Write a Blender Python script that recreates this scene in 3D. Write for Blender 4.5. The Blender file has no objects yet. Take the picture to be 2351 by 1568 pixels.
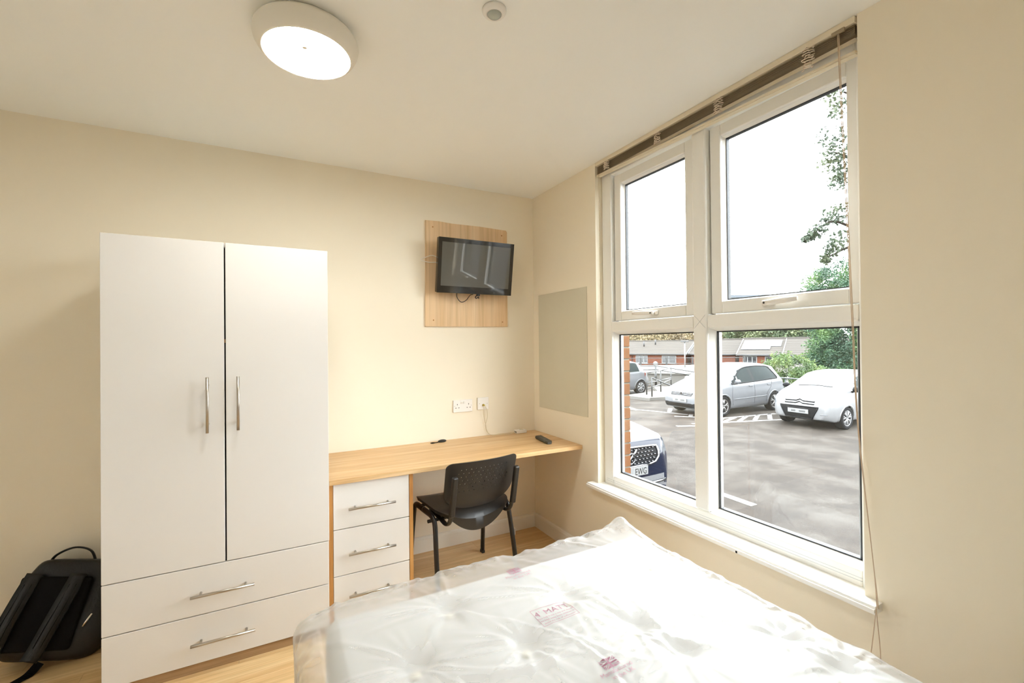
import bpy, bmesh, math, random
import numpy as np
from mathutils import Vector, Matrix, noise
R = math.radians
PI = math.pi
rng = random.Random(7)
nrng = np.random.default_rng(7)
SC = bpy.context.scene
COL = SC.collection

# ---------------------------------------------------------------- camera, sky, exposure
cam_d = bpy.data.cameras.new('camera')
cam_d.sensor_width = 36.0
cam_d.lens = 36.0 * 1025.3 / 2351.0
cam_d.clip_start = 0.02
cam_d.clip_end = 500
cam = bpy.data.objects.new('camera', cam_d)
COL.objects.link(cam)
YAW, PITCH, ROLL = R(28.0701), R(0.33765), R(-0.54464)
f_ = Vector((math.sin(YAW) * math.cos(PITCH), math.cos(YAW) * math.cos(PITCH), math.sin(PITCH)))
r0 = Vector((math.cos(YAW), -math.sin(YAW), 0))
u0 = r0.cross(f_)
r_ = r0 * math.cos(ROLL) + u0 * math.sin(ROLL)
u_ = -r0 * math.sin(ROLL) + u0 * math.cos(ROLL)
M = Matrix((r_, u_, -f_)).transposed().to_4x4()
M.translation = Vector((-1.7586, -2.9417, 1.3869))
cam.matrix_world = M
SC.camera = cam

SKY = 14.0
LAMP = 50.0
SC.cycles.max_bounces = 16
SC.cycles.diffuse_bounces = 12
SC.cycles.transparent_max_bounces = 24
w = bpy.data.worlds.new('overcast_sky')
SC.world = w
w.use_nodes = True
nt = w.node_tree
nt.nodes.clear()
wo = nt.nodes.new('ShaderNodeOutputWorld')
bgn = nt.nodes.new('ShaderNodeBackground')
tc = nt.nodes.new('ShaderNodeTexCoord')
sx = nt.nodes.new('ShaderNodeSeparateXYZ')
rp = nt.nodes.new('ShaderNodeValToRGB')
rp.color_ramp.elements[0].position = 0.0
rp.color_ramp.elements[0].color = (0.84, 0.88, 0.92, 1)
rp.color_ramp.elements[1].position = 0.9
rp.color_ramp.elements[1].color = (0.93, 0.98, 1.03, 1)
nt.links.new(tc.outputs['Generated'], sx.inputs[0])
nt.links.new(sx.outputs['Z'], rp.inputs[0])
nt.links.new(rp.outputs[0], bgn.inputs[0])
bgn.inputs[1].default_value = SKY
nt.links.new(bgn.outputs[0], wo.inputs[0])
vs = SC.view_settings
vs.view_transform = 'Standard'
vs.look = 'None'
vs.gamma = 1.0
vs.use_curve_mapping = False
vs.exposure = 0.46


# ---------------------------------------------------------------- helpers
def lin(h):
    h = h.lstrip('#')
    o = []
    for i in (0, 2, 4):
        c = int(h[i:i + 2], 16) / 255
        o.append(c / 12.92 if c < 0.04045 else ((c + 0.055) / 1.055) ** 2.4)
    return (*o, 1)


MATS = {}


def mat(name, color, rough=0.5, metal=0.0, spec=0.5, noise_scale=None, noise_amt=0.06, bump=0.0, bump_scale=200,
        coat=0.0, stretch=(1, 1, 1), emit=None, emit_s=0):
    if name in MATS:
        return MATS[name]
    m = bpy.data.materials.new(name)
    m.use_nodes = True
    t = m.node_tree
    b = t.nodes['Principled BSDF']
    c = lin(color) if isinstance(color, str) else (*color, 1)[:4]
    b.inputs['Base Color'].default_value = c
    b.inputs['Roughness'].default_value = rough
    b.inputs['Metallic'].default_value = metal
    b.inputs['Specular IOR Level'].default_value = 0.12 if (rough >= .8 and spec == 0.5) else spec
    b.inputs['Coat Weight'].default_value = coat
    if emit:
        b.inputs['Emission Color'].default_value = (*emit, 1)
        b.inputs['Emission Strength'].default_value = emit_s
    co = t.nodes.new('ShaderNodeTexCoord')
    mp = t.nodes.new('ShaderNodeMapping')
    mp.inputs['Scale'].default_value = stretch
    t.links.new(co.outputs['Object'], mp.inputs[0])
    if noise_scale:
        n = t.nodes.new('ShaderNodeTexNoise')
        n.inputs['Scale'].default_value = noise_scale
        n.inputs['Detail'].default_value = 5
        t.links.new(mp.outputs[0], n.inputs['Vector'])
        mx = t.nodes.new('ShaderNodeMixRGB')
        mx.inputs[1].default_value = (*[max(0, x * (1 - noise_amt)) for x in c[:3]], 1)
        mx.inputs[2].default_value = (*[min(1, x * (1 + noise_amt)) for x in c[:3]], 1)
        t.links.new(n.outputs['Fac'], mx.inputs[0])
        t.links.new(mx.outputs[0], b.inputs['Base Color'])
    if bump:
        n2 = t.nodes.new('ShaderNodeTexNoise')
        n2.inputs['Scale'].default_value = bump_scale
        n2.inputs['Detail'].default_value = 3
        t.links.new(mp.outputs[0], n2.inputs['Vector'])
        bp = t.nodes.new('ShaderNodeBump')
        bp.inputs['Strength'].default_value = bump
        bp.inputs['Distance'].default_value = 0.002
        t.links.new(n2.outputs['Fac'], bp.inputs['Height'])
        t.links.new(bp.outputs[0], b.inputs['Normal'])
    MATS[name] = m
    return m


def wood(name, c1, c2, c3, axis=0, scale=1.0, rough=0.4):
    """grain stretched along one axis, with slow colour drift and fine pores"""
    m = bpy.data.materials.new(name)
    m.use_nodes = True
    t = m.node_tree
    b = t.nodes['Principled BSDF']
    b.inputs['Roughness'].default_value = rough
    co = t.nodes.new('ShaderNodeTexCoord')
    oi = t.nodes.new('ShaderNodeObjectInfo')
    ad = t.nodes.new('ShaderNodeVectorMath')
    ad.operation = 'MULTIPLY_ADD'
    ad.inputs[1].default_value = (1, 1, 1)
    t.links.new(co.outputs['Object'], ad.inputs[0])
    cm = t.nodes.new('ShaderNodeVectorMath')
    cm.operation = 'SCALE'
    cm.inputs[0].default_value = (13, 17, 7)
    t.links.new(oi.outputs['Random'], cm.inputs['Scale'])
    t.links.new(cm.outputs[0], ad.inputs[2])
    mp = t.nodes.new('ShaderNodeMapping')
    s = [22 * scale] * 3
    s[axis] = 1.3 * scale
    mp.inputs['Scale'].default_value = s
    t.links.new(ad.outputs[0], mp.inputs[0])
    n = t.nodes.new('ShaderNodeTexNoise')
    n.inputs['Scale'].default_value = 1.0
    n.inputs['Detail'].default_value = 6
    n.inputs['Roughness'].default_value = 0.6
    n.inputs['Distortion'].default_value = 0.6
    t.links.new(mp.outputs[0], n.inputs['Vector'])
    r = t.nodes.new('ShaderNodeValToRGB')
    e = r.color_ramp.elements
    e[0].position = 0.3
    e[0].color = lin(c1)
    e[1].position = 0.7
    e[1].color = lin(c3)
    x = e.new(0.5)
    x.color = lin(c2)
    t.links.new(n.outputs['Fac'], r.inputs[0])
    mp2 = t.nodes.new('ShaderNodeMapping')
    s2 = [160 * scale] * 3
    s2[axis] = 5 * scale
    mp2.inputs['Scale'].default_value = s2
    t.links.new(ad.outputs[0], mp2.inputs[0])
    n2 = t.nodes.new('ShaderNodeTexNoise')
    n2.inputs['Scale'].default_value = 1
    n2.inputs['Detail'].default_value = 2
    t.links.new(mp2.outputs[0], n2.inputs['Vector'])
    r2 = t.nodes.new('ShaderNodeValToRGB')
    r2.color_ramp.elements[0].position = 0.35
    r2.color_ramp.elements[0].color = (0.86, 0.84, 0.8, 1)
    r2.color_ramp.elements[1].position = 0.6
    r2.color_ramp.elements[1].color = (1, 1, 1, 1)
    t.links.new(n2.outputs['Fac'], r2.inputs[0])
    mx = t.nodes.new('ShaderNodeMixRGB')
    mx.blend_type = 'MULTIPLY'
    mx.inputs[0].default_value = 1
    t.links.new(r.outputs[0], mx.inputs[1])
    t.links.new(r2.outputs[0], mx.inputs[2])
    t.links.new(mx.outputs[0], b.inputs['Base Color'])
    MATS[name] = m
    return m


def glass_mat(name, tint=(1, 1, 1), refl=0.06, rough=0.0, alpha=1.0):
    m = bpy.data.materials.new(name)
    m.use_nodes = True
    t = m.node_tree
    t.nodes.clear()
    o = t.nodes.new('ShaderNodeOutputMaterial')
    tr = t.nodes.new('ShaderNodeBsdfTransparent')
    tr.inputs[0].default_value = (*tint, 1)
    gl = t.nodes.new('ShaderNodeBsdfGlossy')
    gl.inputs['Roughness'].default_value = rough
    gl.inputs['Color'].default_value = (0.95, 0.97, 0.96, 1)
    fr = t.nodes.new('ShaderNodeLayerWeight')
    fr.inputs['Blend'].default_value = 0.5
    pw = t.nodes.new('ShaderNodeMath')
    pw.operation = 'POWER'
    pw.inputs[1].default_value = 5
    t.links.new(fr.outputs['Facing'], pw.inputs[0])
    ml = t.nodes.new('ShaderNodeMath')
    ml.operation = 'MULTIPLY_ADD'
    ml.inputs[1].default_value = 0.5
    ml.inputs[2].default_value = refl
    ml.use_clamp = True
    t.links.new(pw.outputs[0], ml.inputs[0])
    mx = t.nodes.new('ShaderNodeMixShader')
    t.links.new(ml.outputs[0], mx.inputs[0])
    t.links.new(tr.outputs[0], mx.inputs[1])
    t.links.new(gl.outputs[0], mx.inputs[2])
    t.links.new(mx.outputs[0], o.inputs[0])
    MATS[name] = m
    return m


def tag(o, label=None, cat=None, group=None, kind=None):
    if label: o['label'] = label
    if cat: o['category'] = cat
    if group: o['group'] = group
    if kind: o['kind'] = kind
    return o


def thing(name, label, cat, loc=(0, 0, 0), rot=(0, 0, 0), group=None):
    o = bpy.data.objects.new(name, None)
    o.empty_display_size = 0.1
    COL.objects.link(o)
    o.location = loc
    o.rotation_euler = rot
    return tag(o, label, cat, group)


def world_of(o):
    m = Matrix.LocRotScale(o.location, o.rotation_euler, o.scale)
    if o.parent:
        return world_of(o.parent) @ o.matrix_parent_inverse @ m
    return m


def link(o, parent=None, local=False):
    COL.objects.link(o)
    if parent:
        o.parent = parent
        if not local:
            o.matrix_parent_inverse = world_of(parent).inverted()
    return o


def obj(name, bm, m, parent=None, local=False, smooth=False, kind=None, label=None, auto=None):
    """one bmesh -> ONE mesh object; coordinates are world ones unless local=True"""
    me = bpy.data.meshes.new(name)
    bm.to_mesh(me)
    bm.free()
    for x in (m if isinstance(m, (list, tuple)) else [m]):
        me.materials.append(x)
    if smooth:
        me.polygons.foreach_set('use_smooth', [True] * len(me.polygons))
        if auto:
            me.set_sharp_from_angle(angle=R(auto))
    o = bpy.data.objects.new(name, me)
    if kind: o['kind'] = kind
    if label: o['label'] = label
    return link(o, parent, local)


def copy_tree(o, parent=None):
    c = o.copy()
    COL.objects.link(c)
    if parent:
        c.parent = parent
    for ch in [x for x in COL.objects if x.parent == o]:
        copy_tree(ch, c)
    return c


def box(bm, a, b, bev=0.0, seg=2, mat_i=0, rot=None, piv=None):
    a, b = Vector(a), Vector(b)
    lo = Vector([min(a[i], b[i]) for i in range(3)])
    hi = Vector([max(a[i], b[i]) for i in range(3)])
    t = bmesh.new()
    bmesh.ops.create_cube(t, size=1)
    for v in t.verts:
        v.co = Vector([lo[i] + (v.co[i] + 0.5) * (hi[i] - lo[i]) for i in range(3)])
    if bev > 0:
        bmesh.ops.bevel(t, geom=t.edges[:], offset=bev, segments=seg, affect='EDGES', profile=0.5)
    if rot is not None:
        bmesh.ops.rotate(t, cent=piv or (lo + hi) / 2, matrix=rot, verts=t.verts)
    join(bm, t, mat_i)
    return bm


def join(bm, t, mat_i=0):
    vm = [bm.verts.new(v.co) for v in t.verts]
    t.verts.index_update()
    for f in t.faces:
        try:
            nf = bm.faces.new([vm[v.index] for v in f.verts])
            nf.material_index = mat_i
            nf.smooth = f.smooth
        except ValueError:
            pass
    t.free()


def bx(a, b, bev=0.0, seg=2, rot=None, piv=None):
    return box(bmesh.new(), a, b, bev, seg, 0, rot, piv)


def tube(bm, pts, rad, n=8, closed=False, caps=True, squash=None, up=None):
    """sweep a circle (or an ellipse: squash=(a,b)) along points"""
    pts = [Vector(p) for p in pts]
    N = len(pts)
    rads = rad if isinstance(rad, (list, tuple)) else [rad] * N
    rings = []
    prev = None
    for i, p in enumerate(pts):
        if closed:
            t = pts[(i + 1) % N] - pts[i - 1]
        else:
            t = pts[min(i + 1, N - 1)] - pts[max(i - 1, 0)]
        if t.length < 1e-9:
            t = Vector((0, 0, 1))
        t.normalize()
        if prev is None:
            ref = Vector(up) if up else (Vector((0, 0, 1)) if abs(t.z) < 0.9 else Vector((1, 0, 0)))
            a = (ref - t * ref.dot(t)).normalized()
        else:
            a = (prev - t * prev.dot(t))
            a = a.normalized() if a.length > 1e-6 else t.orthogonal().normalized()
        prev = a
        b = t.cross(a)
        sa, sb = squash or (1, 1)
        rings.append([bm.verts.new(p + (a * math.cos(2 * PI * k / n) * sa + b * math.sin(2 * PI * k / n) * sb) * rads[i]) for k in range(n)])
    for i in range(N if closed else N - 1):
        A, B = rings[i], rings[(i + 1) % N]
        for k in range(n):
            f = bm.faces.new((A[k], A[(k + 1) % n], B[(k + 1) % n], B[k]))
            f.smooth = True
    if caps and not closed:
        bm.faces.new(rings[0][::-1])
        bm.faces.new(rings[-1])
    return bm


def tb(pts, rad, n=8, **k):
    return tube(bmesh.new(), pts, rad, n, **k)


def smoothpath(pts, n=8):
    """Catmull-Rom through points"""
    P = [Vector(p) for p in pts]
    P = [P[0] * 2 - P[1]] + P + [P[-1] * 2 - P[-2]]
    out = []
    for i in range(1, len(P) - 2):
        for k in range(n):
            t = k / n
            a, b, c, d = P[i - 1], P[i], P[i + 1], P[i + 2]
            out.append(0.5 * ((2 * b) + (c - a) * t + (2 * a - 5 * b + 4 * c - d) * t * t + (3 * b - a - 3 * c + d) * t ** 3))
    out.append(P[-2])
    return out


def lathe(bm, prof, axis='Z', c=(0, 0, 0), n=32, mat_i=0):
    """prof: list of (radius, height) spun around an axis"""
    c = Vector(c)
    rings = []
    for r, h in prof:
        ring = []
        for k in range(n):
            a = 2 * PI * k / n
            x, y = r * math.cos(a), r * math.sin(a)
            v = {'Z': (x, y, h), 'Y': (x, h, y), 'X': (h, x, y)}[axis]
            ring.append(bm.verts.new(c + Vector(v)))
        rings.append(ring)
    for A, B in zip(rings, rings[1:]):
        for k in range(n):
            f = bm.faces.new((A[k], A[(k + 1) % n], B[(k + 1) % n], B[k]))
            f.smooth = True
            f.material_index = mat_i
    bm.faces.new(rings[0][::-1]).material_index = mat_i
    bm.faces.new(rings[-1]).material_index = mat_i
    bmesh.ops.recalc_face_normals(bm, faces=bm.faces[:])
    return bm


def prism(bm, poly, axis, lo, hi):
    """extrude a 2D polygon along an axis: axis 'X' -> poly is (y,z), 'Y' -> (x,z), 'Z' -> (x,y)"""
    def P(p, h):
        return {'X': (h, p[0], p[1]), 'Y': (p[0], h, p[1]), 'Z': (p[0], p[1], h)}[axis]
    A = [bm.verts.new(P(p, lo)) for p in poly]
    B = [bm.verts.new(P(p, hi)) for p in poly]
    n = len(poly)
    bm.faces.new(A)
    bm.faces.new(B[::-1])
    for i in range(n):
        bm.faces.new((A[i], B[i], B[(i + 1) % n], A[(i + 1) % n]))
    bmesh.ops.recalc_face_normals(bm, faces=bm.faces[:])
    return bm


def from_np(name, V, F, m, parent=None, kind=None, smooth=False, local=False):
    me = bpy.data.meshes.new(name)
    me.from_pydata(V if isinstance(V, list) else V.tolist(), [], F if isinstance(F, list) else F.tolist())
    for x in (m if isinstance(m, (list, tuple)) else [m]):
        me.materials.append(x)
    if smooth:
        me.polygons.foreach_set('use_smooth', [True] * len(me.polygons))
    o = bpy.data.objects.new(name, me)
    if kind: o['kind'] = kind
    return link(o, parent, local)


def text_verts(body, size, align='CENTER', serif=False):
    """flat text as (vertices, faces) from Blender's built-in font"""
    cu = bpy.data.curves.new('lettering', 'FONT')
    cu.body = body
    cu.size = size
    cu.align_x = align
    cu.align_y = 'BOTTOM_BASELINE'
    cu.resolution_u = 3
    if serif:
        cu.offset = 0.0
    o = bpy.data.objects.new('lettering', cu)
    COL.objects.link(o)
    bpy.context.view_layer.update()
    dg = bpy.context.evaluated_depsgraph_get()
    me = o.evaluated_get(dg).to_mesh()
    V = [tuple(v.co) for v in me.vertices]
    F = [tuple(p.vertices) for p in me.polygons]
    o.evaluated_get(dg).to_mesh_clear()
    bpy.data.objects.remove(o)
    bpy.data.curves.remove(cu)
    return V, F


# ---------------------------------------------------------------- materials
m_wall = mat('cream_paint', (0.83, 0.757, 0.615), 0.7, spec=0.25, noise_scale=1.6, noise_amt=0.02, bump=0.05, bump_scale=180)
m_ceil = mat('ceiling_paint', (0.88, 0.882, 0.85), 0.85, spec=0.2, noise_scale=1.2, noise_amt=0.015)
m_wall2 = mat('white_paint_plaster', (0.87, 0.88, 0.86), 0.8)
m_white = mat('white_gloss_board', (0.72, 0.70, 0.67), 0.32, spec=0.5, noise_scale=2, noise_amt=0.01)
m_desk = wood('oak_laminate', '#c69c66', '#d5b07e', '#dfc297', axis=0, scale=0.9, rough=0.38)
m_oakv = wood('oak_laminate_edge', '#a9743d', '#b98549', '#c8975a', axis=2, scale=1, rough=0.4)
m_plinth = wood('oak_plinth_wood', '#9a7a57', '#a98a66', '#b99a75', axis=0, scale=1, rough=0.5)
m_floor = wood('floor_laminate', '#cba370', '#d8b582', '#e5c898', axis=0, scale=0.7, rough=0.32)
m_joint = mat('floor_underlay', (0.16, 0.10, 0.055), 0.8)
m_ply = wood('plywood', '#d6b183', '#ddbc92', '#e4c7a0', axis=2, scale=0.4, rough=0.6)
m_steel = mat('brushed_steel', (0.50, 0.46, 0.40), 0.32, metal=1.0)
m_upvc = mat('white_upvc', (0.82, 0.81, 0.77), 0.3, spec=0.5)
m_sill = mat('sill_gloss_paint', (0.88, 0.87, 0.84), 0.3)
m_trim = mat('baseboard_paint', (0.80, 0.755, 0.66), 0.45)
m_dark = mat('dark_gap', (0.012, 0.011, 0.010), 0.8)
m_gasket = mat('rubber_gasket', (0.03, 0.032, 0.035), 0.6)
m_spacer = mat('glazing_spacer', (0.45, 0.46, 0.47), 0.35, metal=0.6)
m_glass = glass_mat('window_glass', (0.985, 0.995, 0.99), 0.035)
m_slat = mat('blind_slat', (0.30, 0.235, 0.15), 0.45)
m_rail = mat('blind_rail', (0.74, 0.655, 0.50), 0.4)
m_cord = mat('blind_cord', (0.62, 0.48, 0.35), 0.8)
m_tape = mat('blind_ladder_cord', (0.84, 0.72, 0.60), 0.8)
m_blackp = mat('black_plastic', (0.016, 0.014, 0.012), 0.38, noise_scale=40, noise_amt=0.15, bump=0.15, bump_scale=400)
m_blackm = mat('black_metal', (0.012, 0.011, 0.010), 0.3)
m_rub = mat('worn_metal_spot', (0.35, 0.33, 0.3), 0.4, metal=0.7)
m_tvb = mat('tv_gloss_black', (0.010, 0.008, 0.006), 0.08, spec=0.7)
m_scr = mat('tv_screen_glass', (0.085, 0.083, 0.072), 0.015, spec=0.9)
m_whitep = mat('white_plastic', (0.80, 0.77, 0.72), 0.35)
m_hole = mat('socket_hole', (0.02, 0.018, 0.015), 0.7)
m_yel = mat('yellowed_plastic', (0.48, 0.38, 0.06), 0.5)
m_grey = mat('grey_green_board', (0.60, 0.565, 0.445), 0.75, noise_scale=5, noise_amt=0.04)
m_leather = mat('black_leather', (0.0045, 0.0045, 0.0047), 0.36, spec=0.4, noise_scale=14, noise_amt=0.3, bump=0.5, bump_scale=120)
m_fabricb = mat('black_mesh_fabric', (0.0065, 0.006, 0.006), 0.85, bump=0.4, bump_scale=500)
m_ticking = mat('mattress_ticking', (0.635, 0.632, 0.622), 0.8, noise_scale=9, noise_amt=0.02)
m_tuft = mat('tuft_felt', (0.84, 0.81, 0.70), 0.9)
m_base = mat('bed_base_cloth', (0.62, 0.58, 0.52), 0.9)
m_ink = mat('mauve_ink', (0.30, 0.15, 0.20), 0.8)
m_inkd = mat('dark_mauve_ink', (0.24, 0.085, 0.13), 0.8)
m_lampb = mat('lamp_body_white', (0.80, 0.765, 0.68), 0.45)
m_lampd = mat('lamp_diffuser', (0.9, 0.88, 0.84), 0.5, emit=(1.0, 0.99, 0.935), emit_s=LAMP)
m_sens = mat('sensor_lens', (0.42, 0.45, 0.40), 0.25)

# ================================================================ THE ROOM
H = 2.5
XL, YF = -3.30, -4.15
OY0, OY1, OZ0, OZ1 = -2.163, -0.755, 0.50, 2.5       # window opening in the right wall
WT = 0.115                                           # inner leaf thickness


def struct(name, bm, m, **k):
    return obj(name, bm, m, kind='structure', **k)


struct('ceiling', bx((XL - .1, YF - .1, H), (0.215, 0.1, H + .12)), m_ceil)
struct('wall_back', bx((XL - .1, 0, 0), (0.0, 0.1, H)), m_wall)
struct('wall_left', bx((XL - .1, YF, 0), (XL, 0, H)), m_wall2)
struct('wall_front', bx((XL - .1, YF - .1, 0), (0.0, YF, H)), m_wall2)
bm = bmesh.new()
box(bm, (0, OY1, 0), (WT, 0.1, H))
box(bm, (0, YF - .1, 0), (WT, OY0, H))
box(bm, (0, OY0, 0), (WT, OY1, OZ0))
struct('wall_right', bm, m_wall)

# floor: laminate planks one by one on a dark underlay
fl = struct('floor', bx((XL - .1, YF - .1, -0.10), (0.0, 0.1, -0.004)), m_joint)
PWID, PLEN = 0.128, 0.92
row = 0
y = 0.0
cache = {}
while y > YF:
    y0 = max(y - PWID, YF)
    x = XL - ((row * 0.37) % 1.0) * PLEN
    while x < 0:
        xa, xb = max(x, XL), min(x + PLEN, 0.0)
        if xb - xa > 0.02:
            key = (round(xb - xa, 4), round(y - y0, 4))
            if key not in cache:
                t = bx((-key[0] / 2 + .0005, -key[1] / 2 + .0005, -0.004), (key[0] / 2 - .0005, key[1] / 2 - .0005, 0.0))
                me = bpy.data.meshes.new('plank')
                t.to_mesh(me)
                t.free()
                me.materials.append(m_floor)
                cache[key] = me
            o = bpy.data.objects.new('plank', cache[key])
            o.location = ((xa + xb) / 2, (y + y0) / 2, 0)
            link(o, fl, local=True)
        x += PLEN
    y -= PWID
    row += 1

# baseboards with a rounded top
def baseboard(name, axis, lo, hi):
    if axis == 'X':
        poly = [(0, 0), (-.016, 0), (-.016, .085), (-.012, .097), (-.006, .102), (0, .102)]
    else:
        poly = [(0, 0), (-.016, 0), (-.016, .085), (-.012, .097), (-.006, .102), (0, .102)]
    struct(name, prism(bmesh.new(), poly, axis, lo, hi), m_trim)


baseboard('baseboard_back', 'X', XL, -0.0)
baseboard('baseboard_right', 'Y', YF, -0.016)

# ---- window: outer frame, mullion, transom, two opening top sashes, two fixed lower panes, sill
FX = 0.05                                            # room-side face of the frame
win = tag(bpy.data.objects.new('window_1', None), 'white plastic four-pane window above the bed', None, None, 'structure')
COL.objects.link(win)
win.location = (0.08, -1.46, 0.52)
FY0, FY1, FZ0, FZ1 = -2.163, -0.757, 0.522, 2.475    # frame outside
GXa, GXb = 0.095, 0.115                              # glass unit


def member(name, a, b, parent=win, m=m_upvc, bev=0.006):
    return obj(name, bx(a, b, bev, 2), m, parent)


def bead(bm, y0, y1, z0, z1, w_, xa, xb):
    """four chamfered strips around an opening, sloping toward the glass"""
    P = [((y0, z0), (y1, z0), (y1 - w_, z0 + w_), (y0 + w_, z0 + w_)),
         ((y1, z0), (y1, z1), (y1 - w_, z1 - w_), (y1 - w_, z0 + w_)),
         ((y1, z1), (y0, z1), (y0 + w_, z1 - w_), (y1 - w_, z1 - w_)),
         ((y0, z1), (y0, z0), (y0 + w_, z0 + w_), (y0 + w_, z1 - w_))]
    for q in P:
        A = [bm.verts.new((xa if i < 2 else xb, p[0], p[1])) for i, p in enumerate(q)]
        B = [bm.verts.new((xb + .012, p[0], p[1])) for p in q]
        bm.faces.new(A)
        for i in range(4):
            bm.faces.new((A[i], A[(i + 1) % 4], B[(i + 1) % 4], B[i]))
        bm.faces.new(B[::-1])
    bmesh.ops.recalc_face_normals(bm, faces=bm.faces[:])


MY0, MY1 = -1.515, -1.435                            # mullion
TZ0, TZ1 = 1.456, 1.516                              # transom
LW = 0.082
member('frame_jamb', (FX, FY1 - LW, FZ0), (0.125, FY1, FZ1))
member('frame_jamb', (FX, FY0, FZ0), (0.125, FY0 + .030, FZ1))
member('frame_head', (FX, FY0 + .030, FZ1 - .07), (0.125, FY1 - LW, FZ1))
member('frame_bottom_rail', (FX, FY0 + .030, FZ0), (0.125, FY1 - LW, FZ0 + .062))
member('mullion', (FX - .004, MY0, FZ0 + .062), (0.125, MY1, FZ1 - .07), bev=0.009)
member('transom', (FX - .002, MY1, TZ0), (0.125, FY1 - LW, TZ1))
member('transom', (FX - .002, FY0 + .030, TZ0), (0.125, MY0, TZ1))
# a step line moulded into the bottom rail
bm = bmesh.new()
for z in (0.545, 0.556):
    box(bm, (FX - .0006, FY0 + .030, z), (FX + .002, FY1 - .02, z + .0016))
obj('frame_groove', bm, m_spacer, win)
# weld lines where the profiles meet at the cross
bm = bmesh.new()
for s in (-1, 1):
    box(bm, (FX - .0052, -1.475 - .0004, (TZ0 + TZ1) / 2 - .044), (FX - .003, -1.475 + .0004, (TZ0 + TZ1) / 2 + .044), rot=Matrix.Rotation(R(45 * s), 3, 'X'))
obj('weld_line', bm, m_spacer, win)


def fixed_pane(y0, y1, z0, z1):
    bm = bmesh.new()
    bead(bm, y0, y1, z0, z1, 0.017, FX + .010, GXa)
    obj('glazing_bead', bm, m_upvc, win)
    bm = bmesh.new()
    a, b, c, d = y0 + .017, y1 - .017, z0 + .017, z1 - .017
    g = .005
    for p, q in (((a, c), (a + g, d)), ((b - g, c), (b, d)), ((a, c), (b, c + g)), ((a, d - g), (b, d))):
        box(bm, (GXa - .002, p[0], p[1]), (GXb + .004, q[0], q[1]))
    gk = obj('gasket', bm, m_gasket, win)
    bm = bmesh.new()
    for p, q in (((a + g, c + g), (a + 2 * g, d - g)), ((b - 2 * g, c + g), (b - g, d - g))):
        box(bm, (GXa + .003, p[0], p[1]), (GXb, q[0], q[1]))
    obj('spacer_bar', bm, m_spacer, gk)
    obj('pane', bx((GXa + .003, a + .001, c + .001), (GXa + .007, b - .001, d - .001)), m_glass, win)


fixed_pane(MY1, FY1 - LW, FZ0 + .062, TZ0)
fixed_pane(FY0 + .030, MY0, FZ0 + .062, TZ0)


def sash(y0, y1, z0, z1, hy, hd):
    W_ = 0.056
    X0, X1 = 0.072, 0.128
    bm = bmesh.new()
    box(bm, (X0, y0, z0), (X1, y0 + W_, z1), .005)
    box(bm, (X0, y1 - W_, z0), (X1, y1, z1), .005)
    box(bm, (X0, y0 + W_, z0), (X1, y1 - W_, z0 + W_), .005)
    box(bm, (X0, y0 + W_, z1 - W_), (X1, y1 - W_, z1), .005)
    s = obj('opening_sash', bm, m_upvc, win)
    bm = bmesh.new()
    bead(bm, y0 + W_ - .006, y1 - W_ + .006, z0 + W_ - .006, z1 - W_ + .006, .013, X0 + .004, 0.105)
    obj('glazing_bead', bm, m_upvc, s)
    a, b, c, d = y0 + W_ + .007, y1 - W_ - .007, z0 + W_ + .007, z1 - W_ - .007
    bm = bmesh.new()
    g = .0035
    for p, q in (((a, c), (a + g, d)), ((b - g, c), (b, d)), ((a, c), (b, c + g)), ((a, d - g), (b, d))):
        box(bm, (0.104, p[0], p[1]), (0.124, q[0], q[1]))
    obj('gasket', bm, m_gasket, s)
    obj('pane', bx((0.108, a + .001, c + .001), (0.112, b - .001, d - .001)), m_glass, s)
    # dark strips colour in the shadow of the gap between sash and frame
    bm = bmesh.new()
    for p, q in (((y0 - .006, z0 - .004), (y0, z1)), ((y1, z0 - .004), (y1 + .006, z1))):
        box(bm, (0.086, p[0], p[1]), (0.10, q[0], q[1]))
    obj('sash_gap_shadow', bm, m_gasket, s)
    # espagnolette handle: base plate, boss and lever
    bm = bmesh.new()
    zc = z0 + .028
    box(bm, (X0 - .012, hy - .028, zc - .013), (X0, hy + .028, zc + .013), .005)
    lathe(bm, [(.0105, -.030), (.0115, -.012)], 'X', (X0, hy, zc), 14)
    tube(bm, [(X0 - .026, hy - .012 * hd, zc), (X0 - .030, hy + .03 * hd, zc + .001), (X0 - .034, hy + .075 * hd, zc + .003), (X0 - .036, hy + .135 * hd, zc + .006)],
         [.0095, .010, .0105, .008], 10, squash=(1.15, .7))
    h = obj('handle', bm, m_whitep, s)
    lk = bmesh.new()
    lathe(lk, [(.0045, -.0345), (.0045, -.029)], 'X', (X0, hy + .002, zc), 10)
    obj('lock', lk, m_hole, h)
    return s


sash(MY1 + .006, FY1 - LW - .006, TZ1 + .005, FZ1 - .076, -1.165, 1)
sash(FY0 + .014, MY0 - .006, TZ1 + .005, FZ1 - .076, -1.80, -1)

# window board with horns past the opening and a rounded nose
bm = bmesh.new()
zs, th = 0.526, 0.027
prism(bm, [(-.056, -.706), (-.056, -2.212), (0.0, -2.212), (0.0, OY0), (FX + .03, OY0), (FX + .03, OY1), (0, OY1), (0, -.706)], 'Z', zs - th, zs)
bmesh.ops.bevel(bm, geom=[e for e in bm.edges if all(v.co.x < -.05 for v in e.verts) and abs(e.verts[0].co.y - e.verts[1].co.y) > .5], offset=.008, segments=3, affect='EDGES')
obj('sill', bm, m_sill, win)
obj('sill_chip', bx((-.0575, -1.73, zs - .022), (-.0555, -1.722, zs - .013), .0008), m_dark, win)

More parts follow.
